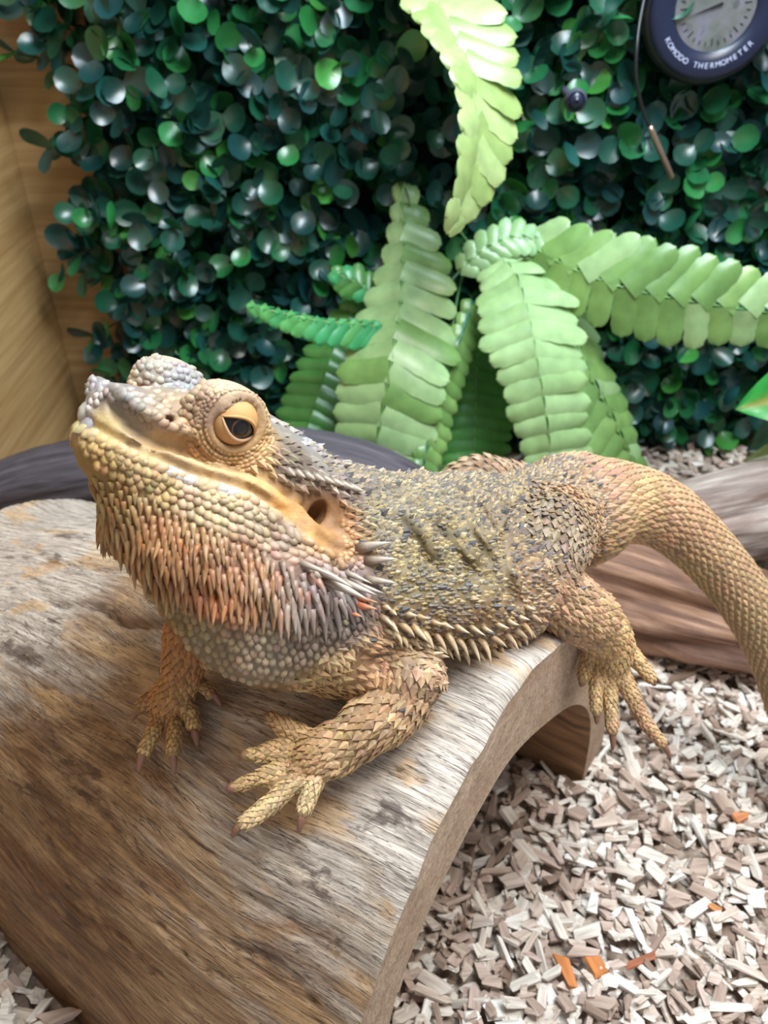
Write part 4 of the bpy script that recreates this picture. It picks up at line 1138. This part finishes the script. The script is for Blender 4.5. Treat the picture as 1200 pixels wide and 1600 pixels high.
def frond(plant, path, wl, wr, n, cols, face, fold=(0, 0), sweep=(15, 15), rib=srgb(120, 170, 90), rib_r=.07, gap=1.10, label=None, skipl=False):
    """path: (u,v,d) of the midrib; wl/wr: leaflet lengths (cm) left/right of travel at evenly spaced stations; face: way the upper side looks"""
    P = catmull(np.array([W(*q) for q in path]), 12); S = np.concatenate([[0], np.cumsum(np.linalg.norm(np.diff(P, axis=0), axis=1))])
    V, F = tube(P[::3], np.linspace(rib_r, rib_r * .5, len(P[::3])), 6)
    me = mesh_np('frond', V, F, smooth=True, cols=np.repeat(np.array(rib)[None], len(V), 0), mats=[M_FERN])
    fr = put_at('frond', me, plant, label=label)
    face = nrm(np.array(face, float)); step = S[-1] / n
    for i in range(n):
        s = (i + .5) * step; k = min(np.searchsorted(S, s, 'right') - 1, len(P) - 2); f = (s - S[k]) / (S[k + 1] - S[k])
        p = P[k] * (1 - f) + P[k + 1] * f; t = nrm(P[min(k + 2, len(P) - 1)] - P[max(k - 1, 0)])
        nrm_ = nrm(face - t * (face @ t)); lat = np.cross(nrm_, t)      # left of travel seen from the upper side
        for sgn, wv, fd, sw in ((1, wl, fold[0], sweep[0]), (-1, wr, fold[1], sweep[1])):
            L = np.interp(i / max(n - 1, 1), np.linspace(0, 1, len(wv)), wv) * r_f.uniform(.93, 1.06)
            if L < .12: continue
            fa = math.radians(fd + r_f.normal(0, 2)); sa = math.radians(sw + r_f.normal(0, 1.5))
            d = lat * sgn * math.cos(fa) - nrm_ * math.sin(fa); d = nrm(d * math.cos(sa) + t * math.sin(sa))
            nn = nrm(nrm_ * math.cos(fa) + lat * sgn * math.sin(fa)); nn = nrm(nn - d * (nn @ d)); b = np.cross(nn, d)
            wd = step * gap * r_f.uniform(.96, 1.06)
            c = cols[int(r_f.integers(len(cols)))]
            o = bpy.data.objects.new('leaflet', fern_mesh(int(r_f.integers(3)), c)); COL.objects.link(o); o.parent = fr
            m4 = np.eye(4); m4[:3, 0] = d * L; m4[:3, 1] = b * wd; m4[:3, 2] = nn * min(wd, .9); m4[:3, 3] = (p - nn * .0) * CM
            o.matrix_local = Matrix(m4.tolist())
    return fr
G1 = [srgb(152, 186, 128), srgb(160, 194, 136), srgb(146, 180, 120)]
G2 = [srgb(116, 156, 86), srgb(126, 164, 92), srgb(108, 148, 80)]
G3 = [srgb(150, 174, 108), srgb(164, 186, 122), srgb(142, 166, 98)]
G4 = [srgb(70, 128, 62), srgb(78, 138, 66)]  # darker greens: the shade on the rear fronds is put into their colour
GT = [srgb(64, 160, 100), srgb(78, 170, 104), srgb(96, 176, 100)]
fernA = empty('fern_plant', W(745, 395, 42.5), label='bright green artificial fern with spreading fronds behind the lizard', cat='fern')
frond(fernA, [(812, 372, 41), (870, 408, 40), (950, 442, 39), (1060, 468, 38.5), (1225, 492, 38)], [2.2, 3.0, 3.0, 2.4, 1.8], [1.7, 2.2, 2.4, 2.2, 1.7], 12, G2 + G1[:1], (.1, -.8, .65), (-20, 38), (32, 12), gap=1.05, label='fern frond reaching right, upper leaflets standing up')
frond(fernA, [(775, 395, 41), (802, 425, 40), (822, 480, 39), (838, 560, 38.6), (852, 650, 39.2), (866, 760, 40.6)], [1.7, 3.1, 3.1, 2.9, 2.7, 2.4], [1.6, 2.5, 2.5, 2.0, 1.6, 1.4], 14, G1, (-.1, -.75, .7), (24, 8), (8, 6), label='pale glossy fern frond hanging straight down')
frond(fernA, [(850, 400, 42), (880, 470, 41.5), (915, 570, 41.2), (955, 650, 41.8), (1000, 745, 43)], [1.4, 2.7, 2.7, 2.2, 1.5], [1.4, 2.5, 2.7, 2.5, 2.2], 13, G1[:1] + G2, (.35, -.75, .6), (25, 20), (25, 25), label='fern frond hanging down at the right')
frond(fernA, [(626, 285, 42), (630, 370, 41.3), (626, 470, 40.5), (612, 560, 39.6), (596, 650, 40), (578, 760, 41.4)], [1.0, 2.6, 3.4, 3.5, 3.2, 2.8], [.5, 1.2, 2.5, 2.9, 2.8, 2.4], 15, G1 + G2[:1], (-.25, -.8, .6), (28, 5), (14, 10), label='broad fern frond hanging down at the left')
frond(fernA, [(640, 520, 41), (575, 508, 40), (505, 502, 39), (445, 490, 38.4), (392, 477, 38)], [1.3, 1.5, 1.4, 1.1, .5], [.8, .6, .35, .3, .2], 13, GT, (0, -.30, .95), (55, 10), (38, 30), gap=1.2, label='small teal-tinted fern frond pointing left')
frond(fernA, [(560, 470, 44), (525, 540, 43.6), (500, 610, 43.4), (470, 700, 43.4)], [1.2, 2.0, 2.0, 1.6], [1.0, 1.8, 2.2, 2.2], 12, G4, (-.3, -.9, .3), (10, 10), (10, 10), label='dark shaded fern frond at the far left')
frond(fernA, [(738, 470, 41.5), (708, 560, 41), (680, 650, 41), (652, 760, 41)], [1.0, 1.4, 1.4, 1.2], [.5, .7, .7, .6], 14, G2, (.55, -.7, .4), (0, 30), (15, 15), rib=srgb(20, 110, 90), rib_r=.11, label='narrow fern frond with teal midrib')
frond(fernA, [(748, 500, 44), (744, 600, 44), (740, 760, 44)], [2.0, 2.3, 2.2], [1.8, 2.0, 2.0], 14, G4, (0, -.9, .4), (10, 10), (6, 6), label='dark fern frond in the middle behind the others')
frond(fernA, [(715, 425, 41), (755, 392, 40.6), (800, 372, 40.4), (850, 372, 40.4)], [.9, 1.3, 1.4, .6], [.9, 1.1, 1.2, .8], 8, [srgb(150, 190, 140), srgb(140, 180, 124)], (0, -.6, .8), (5, 20), (25, 35), label='short pale frond at the heart of the fern')
frond(fernA, [(600, 470, 42.5), (565, 445, 42.2), (520, 425, 42)], [.9, 1.3, .6], [.8, 1.2, .5], 5, GT[:1] + G4, (0, -.8, .6), (10, 10), (30, 30), label='tiny frond among the hedge leaves')
for q in ([(745, 395, 43.5), (720, 440, 42), (700, 560, 41.4)], [(745, 395, 43.5), (690, 330, 43), (628, 290, 42)], [(745, 395, 43.5), (780, 385, 41.5), (812, 372, 41)], [(745, 395, 43.5), (650, 500, 42), (640, 520, 41)]):
    V, F = tube(catmull(np.array([W(*a) for a in q]), 8), .08, 6)
    put_at('stem', mesh_np('stem', V, F, smooth=True, cols=np.repeat(np.array(srgb(60, 120, 60))[None], len(V), 0), mats=[M_FERN]), fernA)
fernB = empty('fern_plant', W(640, -80, 37), label='yellow-green fern frond hanging from above, seen from its underside', cat='fern')
frond(fernB, [(622, -90, 37), (665, -20, 36), (708, 50, 35), (736, 120, 34.3), (744, 200, 34), (736, 275, 34), (706, 350, 34)], [2.8, 3.1, 3.0, 2.7, 2.0, .9], [2.1, 2.1, 1.9, 1.6, 1.5, .9], 15, G3, (.25, -.95, -.1), (14, -34), (30, 40), gap=1.5, rib=srgb(150, 176, 110), label='hanging frond')

# ================================================================== broad-leaved plant at the right edge
def blade(base, tip, width, up, cols, arch=.25, nx=14, ny=8):
    base = np.array(base); tip = np.array(tip); ax = tip - base; L = np.linalg.norm(ax); t = ax / L; n = nrm(np.array(up, float) - t * (np.array(up) @ t)); b = np.cross(n, t)
    V = []; C_ = []
    for i in range(nx + 1):
        f = i / nx; w = width * math.sin(math.pi * (f * .94 + .06) ** .85) ** .9 if i < nx else .0
        for j in range(ny + 1):
            s = j / ny * 2 - 1
            V.append(base + ax * f + b * s * w + n * (arch * math.sin(math.pi * f) * L * .3 - .25 * w * (1 - abs(s)) + .04 * math.sin(f * 22 + abs(s) * 6)))
            q = max(0, 1 - abs(s) * 3.2) * (1 - f * .7); C_.append(np.array(cols[0]) * (1 - q) + np.array(cols[1]) * q)
    F = [(i * (ny + 1) + j, (i + 1) * (ny + 1) + j, (i + 1) * (ny + 1) + j + 1, i * (ny + 1) + j + 1) for i in range(nx) for j in range(ny)]
    return mesh_np('leaf', V, F, smooth=True, cols=np.array(C_), mats=[M_FERN])
croton = empty('broadleaf_plant', (29.5, 38.5, 0), label='glossy green pointed leaf plant at the right edge', cat='plant')
put_at('leaf', blade(W(1345, 590, 38), W(1148, 640, 38), 1.75, (-.1, -.75, .65), (srgb(34, 140, 50), srgb(196, 110, 50))), croton, label='bright green leaf with a reddish midvein')
put_at('leaf', blade(W(1300, 640, 41), W(1165, 705, 41.5), 1.3, (-.3, -.8, .5), (srgb(24, 62, 34), srgb(30, 76, 40))), croton, label='dark green leaf below the bright one')
put_at('leaf', blade(W(1300, 690, 40.5), W(1158, 722, 41.3), .7, (0, -.5, .85), (srgb(120, 130, 64), srgb(140, 120, 60))), croton, label='yellowish leaf near the floor')
V, F = tube(np.array([(29.5, 38.5, 0), (29, 38, 5), W(1345, 590, 38)]), .25, 8)
put_at('stem', mesh_np('stem', V, F, smooth=True, cols=np.repeat(np.array(srgb(70, 100, 50))[None], len(V), 0), mats=[M_FERN]), croton)
# ================================================================== thermometer with probe
def lathe(prof, seg=48):
    V = []; F = []; n = len(prof)
    for r, y in prof:
        for k in range(seg):
            a = 2 * math.pi * k / seg; V.append((r * math.cos(a), y, r * math.sin(a)))
    for i in range(n - 1):
        for k in range(seg): F.append((i * seg + k, i * seg + (k + 1) % seg, (i + 1) * seg + (k + 1) % seg, (i + 1) * seg + k))
    F.append(tuple(range(seg))); F.append(tuple((n - 1) * seg + k for k in range(seg - 1, -1, -1)))
    return np.array(V), F
M_NAVY = flat_mat('navy_plastic', srgb(20, 28, 54), .32, .5); M_BLACK = flat_mat('black_rubber', srgb(20, 20, 24), .35, .5)
M_STEEL = flat_mat('probe_metal', srgb(150, 130, 115), .35, .5); [n for n in M_STEEL.node_tree.nodes if n.type == 'BSDF_PRINCIPLED'][0].inputs['Metallic'].default_value = .8
M_PRINT = flat_mat('white_print', srgb(190, 196, 225), .6)
def dial_material():
    m, nt, b = mat_new('dial_face'); g = N_(nt, 'ShaderNodeTexCoord').outputs['Object']
    n1 = noise(nt, g, 70, 3, .6); n2 = noise(nt, g, 170, 3, .6)
    c = ramp(nt, n1, [(.3, srgb(70, 78, 74)), (.5, srgb(100, 102, 100)), (.7, srgb(112, 110, 128))])
    c = mix(nt, ramp(nt, n2, [(.58, (0,) * 3), (.68, (.6,) * 3)]), c, srgb(60, 64, 68))
    nt.links.new(c, b.inputs['Base Color']); b.inputs['Roughness'].default_value = .25; b.inputs['Coat Weight'].default_value = .5
    return m
GC = np.array([15.3, 43.6, 25.2])
gauge = empty('thermometer', GC, label='round navy dial thermometer on the hedge at the top right', cat='thermometer')
def gput(name, V, F, mat, parent=None, smooth=True, label=None):
    o = put(name, mesh_np(name, np.asarray(V), F, smooth=smooth), parent=parent or gauge, mat=mat, label=label); return o
V, F = lathe([(2.9, 1.6), (3.25, 1.4), (3.3, .3), (3.15, -.05), (2.95, -.12), (2.8, .3)]); gput('housing', V, F, M_BLACK)
V, F = lathe([(3.05, .0), (3.05, -.18), (2.85, -.3), (1.95, -.26), (1.82, -.05), (1.8, .1)]); ringo = gput('bezel', V, F, M_NAVY)
V, F = lathe([(1.86, .05), (1.86, -.1)]); face = gput('dial', V, F, dial_material(), smooth=False, label='grey dial face')
for k in range(24):
    a = math.radians(-220 + k * 260 / 23); d = np.array([math.cos(a), 0, math.sin(a)]); e = np.array([-math.sin(a), 0, math.cos(a)])
    r0, r1, w = (1.45 if k % 4 else 1.3), 1.62, .022
    Vt = [d * r0 - e * w + (0, -.105, 0), d * r1 - e * w + (0, -.105, 0), d * r1 + e * w + (0, -.105, 0), d * r0 + e * w + (0, -.105, 0)]
    Vt += [v + np.array([0, -.02, 0]) for v in Vt]
    o = gput('dial_mark', Vt, [(0, 1, 2, 3), (7, 6, 5, 4), (0, 4, 5, 1), (1, 5, 6, 2), (2, 6, 7, 3), (3, 7, 4, 0)], M_BLACK, parent=face, smooth=False)
d = nrm((-.55, 0, -.2)); e = np.array([-d[2], 0, d[0]])
gput('needle', [d * 1.25 + (0, -.16, 0), -d * .3 + e * .07 + (0, -.16, 0), -d * .3 - e * .07 + (0, -.16, 0), d * 1.25 + (0, -.19, 0), -d * .3 + e * .07 + (0, -.19, 0), -d * .3 - e * .07 + (0, -.19, 0)], [(0, 1, 2), (5, 4, 3), (0, 3, 4, 1), (1, 4, 5, 2), (2, 5, 3, 0)], M_BLACK, parent=face, smooth=False)
# lettering round the lower rim
txt = 'KOMODO THERMOMETER'; a0, a1 = math.radians(214), math.radians(322)
for i, ch in enumerate(txt):
    if ch == ' ': continue
    cu = bpy.data.curves.new('letter', 'FONT'); cu.body = ch; cu.size = .34 * CM; cu.align_x = 'CENTER'; cu.extrude = .01 * CM
    tmp = bpy.data.objects.new('letter_tmp', cu); COL.objects.link(tmp)
    bpy.context.view_layer.update()
    me = bpy.data.meshes.new_from_object(tmp.evaluated_get(bpy.context.evaluated_depsgraph_get()))
    bpy.data.objects.remove(tmp); me.materials.clear(); me.materials.append(M_PRINT)
    a = a0 + (a1 - a0) * i / (len(txt) - 1)
    o = bpy.data.objects.new('letter', me); COL.objects.link(o); o.parent = ringo
    up = Vector((-math.cos(a), 0, -math.sin(a))); out = Vector((0, -1, 0)); rt = up.cross(out)
    o.matrix_local = Matrix(((rt.x, up.x, out.x, 2.52 * math.cos(a) * CM), (rt.y, up.y, out.y, -.295 * CM), (rt.z, up.z, out.z, 2.52 * math.sin(a) * CM), (0, 0, 0, 1)))
cab = catmull(np.array([W(1022, -60, 36.2), W(1006, 0, 36.2), W(996, 60, 36.0), W(994, 120, 36.6), W(1004, 170, 37.6), W(1017, 203, 38.2)]), 8)
V, F = tube(cab, .085, 8); gput('cable', V - GC, F, M_BLACK, label='thin black probe cable')
prb = np.array([W(1015, 197, 38.1), W(1018, 204, 38.2), W(1049, 276, 39.4), W(1050, 279, 39.5)])
V, F = tube(prb, [.11, .15, .15, .09], 10); gput('probe', V - GC, F, M_STEEL, label='metal probe tip')
KC = W(900, 157, 37.6)
knob = empty('suction_knob', KC, label='small dark grey round plastic knob set among the hedge leaves', cat='knob')
M_GREY = flat_mat('smoky_plastic', srgb(70, 72, 84), .35, .5)
V, F = lathe([(.30, .9), (.36, .25), (.52, .12), (.52, .0), (.40, -.08)], 24); put('flange', mesh_np('flange', V, F, smooth=True), parent=knob, mat=M_GREY)
V, F = lathe([(.36, .0), (.34, -.14), (.22, -.22), (.05, -.24)], 24); put('cap', mesh_np('cap', V, F, smooth=True), parent=knob, mat=M_NAVY)
V, F = tube(np.array([(0, .8, 0), (0, WALL_Y - KC[1] - .4, 0)]), .2, 8); put('shaft', mesh_np('shaft', V, F, smooth=True), parent=knob, mat=M_GREY)

# ================================================================== driftwood behind and under the tail
def drift_material(name, stops, dark):
    m, nt, b = mat_new(name); gc = attr(nt, 'gc').outputs['Vector']
    f1 = noise(nt, scaled(nt, gc, (.22, 3.2, 3.2)), 1.0, 6, .62, .35); f2 = noise(nt, scaled(nt, gc, (.3, 1.0, 1.0)), .8, 4, .6, .6)
    c = ramp(nt, f1, stops)
    c = mix(nt, ramp(nt, f2, [(.5, (0,) * 3), (.68, (.7,) * 3)]), c, dark)
    nt.links.new(c, b.inputs['Base Color']); b.inputs['Roughness'].default_value = .7; bump(nt, b, f1, .8, .14)
    return m
M_DRIFT = drift_material('driftwood_red', [(.25, srgb(58, 38, 30)), (.45, srgb(108, 74, 56)), (.6, srgb(142, 104, 80)), (.78, srgb(176, 142, 116))], srgb(78, 52, 42))
M_DRIFTG = drift_material('driftwood_grey', [(.25, srgb(78, 64, 58)), (.45, srgb(126, 110, 102)), (.62, srgb(166, 152, 142)), (.8, srgb(190, 178, 168))], srgb(112, 86, 74))
M_DRIFTD = drift_material('driftwood_dark', [(.25, srgb(46, 42, 48)), (.5, srgb(78, 72, 80)), (.75, srgb(112, 102, 106))], srgb(58, 52, 56))
def drift(name, pts, rad, flat, seed, amp, mat, parent, n=12, seg=72):
    P = catmull(np.array(pts, float), n); Rr = catmull(np.stack([rad, rad], 1), n)[:, 0]
    P, T, Nf, B = frames(P); S = np.concatenate([[0], np.cumsum(np.linalg.norm(np.diff(P, axis=0), axis=1))])
    a = np.linspace(0, 2 * np.pi, seg, endpoint=False); SS, AA = np.meshgrid(S, a, indexing='ij')
    ca, sa = np.cos(AA), np.sin(AA)
    tw = AA + SS * .03
    rel = fbm(SS * .10, np.cos(tw) * 2.2 + seed, np.sin(tw) * 2.2, 4) * amp + np.abs(fbm(SS * .14 + 4, np.cos(tw) * 4 + seed, np.sin(tw) * 4, 3)) * amp * .7
    R = Rr[:, None] * (1 + rel)
    taper = np.minimum(1, np.minimum(S, S[-1] - S) / (.6 * Rr.mean()) + .0); R = R * np.sqrt(np.clip(taper, .02, 1))[:, None]
    V = P[:, None] + R[..., None] * (ca[..., None] * Nf[:, None] * flat + sa[..., None] * B[:, None])
    V[..., 2] = np.maximum(V[..., 2], .02)
    V = V.reshape(-1, 3); ns = len(S)
    F = [(i * seg + j, i * seg + (j + 1) % seg, (i + 1) * seg + (j + 1) % seg, (i + 1) * seg + j) for i in range(ns - 1) for j in range(seg)]
    F += [tuple(range(seg - 1, -1, -1)), tuple((ns - 1) * seg + j for j in range(seg))]
    gc = np.stack([SS, np.cos(AA) * 1.6 * 1.5 + 10 + seed, np.sin(AA) * 1.6 * 1.5], -1).reshape(-1, 3)
    return put_at(name, mesh_np(name, V, F, smooth=True, attrs={'gc': gc}), parent, mat=mat)
log = empty('driftwood_log', (12, 29, 0), label='red-brown driftwood log lying under the tail, behind the hide', cat='driftwood')
drift('trunk', [(5.6, 30.6, 2.9), (8.5, 30, 2.8), (12, 28.6, 2.5), (16, 27, 2.2), (21, 25.0, 1.9), (27, 23.0, 1.5)], [1.6, 2.3, 2.5, 2.2, 1.9, 1.5], .95, 3, .42, M_DRIFT, log)
drift('branch', [(9, 30.5, 3.6), (14, 31.5, 4.2), (19, 32.2, 4.9), (26, 33, 5.6)], [1.3, 2.0, 2.2, 2.2], 1.0, 8, .28, M_DRIFTG, log)
log2 = empty('driftwood_branch', (-8, 35, 0), label='dark grey driftwood branch behind the head of the lizard', cat='driftwood')
drift('trunk', [(-20.3, 34, 4.2), (-16.5, 33.9, 5.1), (-11.5, 33.5, 6.2), (-5.8, 32.9, 7.2), (-2, 32.5, 7.1), (1.4, 33.0, 5.2), (3.2, 34.4, 2.8), (4.2, 36, .9)], [1.5, 2.0, 1.9, 1.6, 1.5, 1.4, 1.2, 1.0], 1.0, 5, .22, M_DRIFTD, log2)

# ================================================================== beech chips on the floor
def chip_material():
    m, nt, b = mat_new('beech_chip'); col = attr(nt, 'Col').outputs['Color']
    g = N_(nt, 'ShaderNodeTexCoord').outputs['Object']
    n1 = noise(nt, scaled(nt, g, (60, 900, 900)), 1.0, 3, .6); n2 = noise(nt, g, 300, 2, .5)
    c = mix(nt, .75, col, mix(nt, 1.0, col, ramp(nt, n1, [(.32, (.55, .5, .46)), (.6, (1.12, 1.1, 1.08))]), 'MULTIPLY'))
    nt.links.new(c, b.inputs['Base Color']); b.inputs['Roughness'].default_value = .8; b.inputs['Specular IOR Level'].default_value = .25
    bump(nt, b, n1, .4, .03); return m
M_CHIP = chip_material()
CHIPC = [srgb(*c) for c in ((218, 208, 196), (208, 196, 184), (198, 180, 166), (184, 162, 148), (168, 146, 132), (150, 128, 114), (228, 222, 214), (194, 172, 160), (132, 110, 96))]
CHIPP = np.array([.20, .20, .16, .11, .08, .05, .11, .08, .02]); CHIPP = CHIPP / CHIPP.sum()
r_c = np.random.default_rng(99)
def chip_shape(k):
    r = np.random.default_rng(500 + k); L = r.uniform(.45, .95) * (1.35 if k % 5 == 0 else 1); w = r.uniform(.28, .52) * (.6 if k % 5 == 0 else 1); h = r.uniform(.09, .19)
    V = []
    for zz in (-1, 1):
        sk = r.uniform(-.15, .15)
        for (x, y) in ((-1, -1), (1, -1), (1.0, 1), (-1, 1)):
            V.append((x * L * .5 * (1 + r.uniform(-.32, .25)) + sk * y * .6, y * w * .5 * (1 + r.uniform(-.35, .3)), zz * h * .5 * (1 + r.uniform(-.5, .3))))
    V.append((L * .5 * r.uniform(1.0, 1.45), r.uniform(-.2, .2) * w, -h * .4)); V.append((L * .5 * r.uniform(1.0, 1.4), r.uniform(-.2, .2) * w, h * .4))
    tp = r.uniform(.45, 1.1)
    V = [(x, y * (1 if x < 0 else tp) , z) for x, y, z in V]
    F = [(3, 2, 8, 1, 0), (4, 5, 9, 6, 7), (0, 1, 5, 4), (1, 8, 9, 5), (8, 2, 6, 9), (2, 3, 7, 6), (3, 0, 4, 7)]
    return np.array(V), F
CHIPS = [chip_shape(k) for k in range(24)]
def rotm(yaw, pitch, roll):
    return np.array((Matrix.Rotation(yaw, 3, 'Z') @ Matrix.Rotation(pitch, 3, 'Y') @ Matrix.Rotation(roll, 3, 'X')))
items = []
def scatter(x0, x1, y0, y1, dens, zmax, big=1.0, ok=None):
    for _ in range(int((x1 - x0) * (y1 - y0) * dens)):
        x, y = r_c.uniform(x0, x1), r_c.uniform(y0, y1)
        if ok and not ok(x, y): continue
        lay = r_c.random()
        z = .10 + zmax * lay
        s = big * r_c.uniform(.6, 1.25)
        items.append((np.array([x, y, z]), rotm(r_c.uniform(0, 6.28), r_c.normal(0, .33), r_c.normal(0, .33)), s, int(r_c.integers(24)), int(r_c.choice(9, p=CHIPP)), lay))
def outside_hide(x, y):
    w = x * AX_D[0] + y * AX_D[1]; t = END0 - (x * AX_N[0] + y * AX_N[1])
    if t < -.05: return True
    if t < 9 and 6.4 < w < 20.2: return True
    if w < 3.6 or w > 22.4: return True
    return False
scatter(-4, 27, 4, 30, 9.5, .8, .95, outside_hide)
scatter(3, 30, 30, 45, 5, .6, .95)
scatter(-17, -4, 5, 22, 7.0, .8, 1.25, lambda x, y: outside_hide(x, y) and (x * AX_D[0] + y * AX_D[1]) < 4.2)
scatter(-20, 3, 30, 44, 1.2, .4, 1.0)
# a few that stand out
SPECIAL = [((912, 1200), .70, 6, 'bright white wood chip beside the far foot of the hide', 1.0, None), ((885, 1516), .72, None, 'orange-brown bark chip left of its twin near the bottom edge', 1.0, srgb(190, 120, 70)), ((931, 1506), .72, None, 'upright orange-brown bark chip near the bottom edge', 1.0, srgb(196, 124, 72)),
           ((1002, 1500), .72, None, 'dark reddish bark chip right of the orange bark chips', .8, srgb(150, 92, 66)), ((1117, 1420), .72, None, 'small orange bark chip at the lower right', .9, srgb(188, 128, 82)), ((1157, 1277), .72, None, 'orange bark chip near the right edge', 1.0, srgb(200, 134, 90))]
def floor_pt(u, v, z):
    d = (CAMH - z) / (SP - CP * (-(v - 800) / FPX)); return W(u, v, d)
chip_me = {}
def chip_mesh(k, c, col=None):
    key = (k, c if col is None else col)
    if key not in chip_me:
        V, F = CHIPS[k]; cc = np.array(CHIPC[c] if col is None else col)
        chip_me[key] = mesh_np('wood_chip', V, F, cols=np.repeat(cc[None], len(V), 0), mats=[M_CHIP])
    return chip_me[key]
def vis(it):
    u, v, f = pix(it[0])
    if not (10 < u < 1190 and 900 < v < 1590): return -1
    h = HIDE_BVH.ray_cast(CAMO, (Vector(it[0]) - CAMO).normalized(), (Vector(it[0]) - CAMO).length - .3)
    if h[0] is not None: return -1
    b = BV.ray_cast(CAMO, (Vector(it[0]) - CAMO).normalized(), (Vector(it[0]) - CAMO).length - .3)
    if b[0] is not None: return -1
    V = CHIPS[it[3]][0]; return it[5] * 1.2 + it[2] * (V[:, 0].max() - V[:, 0].min()) * (V[:, 1].max() - V[:, 1].min()) * (30 / f) ** 2 * 2.2
sc_ = [vis(i) for i in items]
best = set(sorted(range(len(items)), key=lambda i: -sc_[i])[:290])
cb = Bag()
def chip_obj(pos, R, s, me, label, group):
    o = bpy.data.objects.new('wood_chip', me); COL.objects.link(o)
    m4 = np.eye(4); m4[:3, :3] = R * s; m4[:3, 3] = pos * CM; o.matrix_world = Matrix(m4.tolist())
    tag(o, label, 'wood chip', group); return o
CN = ('cream', 'pale', 'pinkish', 'tan', 'brown', 'dark brown', 'white', 'rosy', 'blackish')
def chip_label(p, R, s, k, c):
    u, v, f = pix(p); V = CHIPS[k][0] * s; L = np.ptp(V[:, 0]); w_ = np.ptp(V[:, 1]); a = L / w_
    size = ('splintery' if a > 2.6 else 'long' if a > 1.95 else 'square' if a < 1.45 else 'oblong') if L > .62 else 'small'
    d = R[:, 0]; tl = 'steep' if abs(d[2]) > .45 else 'tilted' if abs(d[2]) > .2 else 'flat'
    yaw = math.degrees(math.atan2(d[1], d[0])) % 180
    way = 'lying sideways' if yaw < 25 or yaw > 155 else 'slanting right' if yaw < 70 else 'pointing away' if yaw < 110 else 'slanting left'
    if u < 300: z_ = 'in the lower left corner'
    elif v < 1100: z_ = 'below the driftwood log'
    elif v < 1190: z_ = 'beside the hind claws' if u < 1080 else 'under the tail, right edge'
    elif v < 1290: z_ = 'under the arch of the hide' if u < 850 else 'below the hind foot' if u < 1030 else 'below the tail, right edge'
    elif v < 1390: z_ = 'next to the sawn log edge' if u < 830 else 'in mid floor' if u < 1020 else 'halfway down the right edge'
    elif v < 1490: z_ = 'against the lower sawn log edge' if u < 780 else 'above the orange bark chips' if u < 1000 else 'low on the right side'
    else: z_ = 'at the bottom beside the hide' if u < 800 else 'by the orange bark chips' if u < 1020 else 'in the lower right corner'
    return '%s %s %s wood chip %s %s' % (tl, size, CN[c], way, z_), 'wood chips ' + z_
LAB = {i: chip_label(*items[i][:5]) for i in best}
_same = {}
for i in sorted(best): _same.setdefault(LAB[i][0], []).append(i)
for l_, ids in _same.items():
    if len(ids) > 1:
        ids.sort(key=lambda i: pix(items[i][0])[1])
        for q, i in enumerate(ids): LAB[i] = (('farther ' if q == 0 else 'nearer ' if q == len(ids) - 1 else 'middle ') + l_, LAB[i][1])
for i, (p, R, s, k, c, lay) in enumerate(items):
    if i in best:
        lab, grp = LAB[i]; chip_obj(p, R, s, chip_mesh(k, c), lab, grp)
    else:
        V, F = CHIPS[k]; cb.add((V * s) @ R.T + p, F, np.array(CHIPC[c]))
for (u, v), z, c, lab, s, col in SPECIAL:
    k = int(r_c.integers(16)); chip_obj(floor_pt(u, v, z + .15), rotm(r_c.uniform(0, 6.28), r_c.normal(0, .2), r_c.normal(0, .2)), s, chip_mesh(k, c or 0, col), lab, None)
put('wood_chips', mesh_np('wood_chips', np.vstack(cb.V), cb.F, cols=np.vstack(cb.C)), mat=M_CHIP, kind='stuff', label='bed of pale beech wood chips covering the floor', cat='wood chips')
print('chips', len(items), round(time.time() - T0, 1))
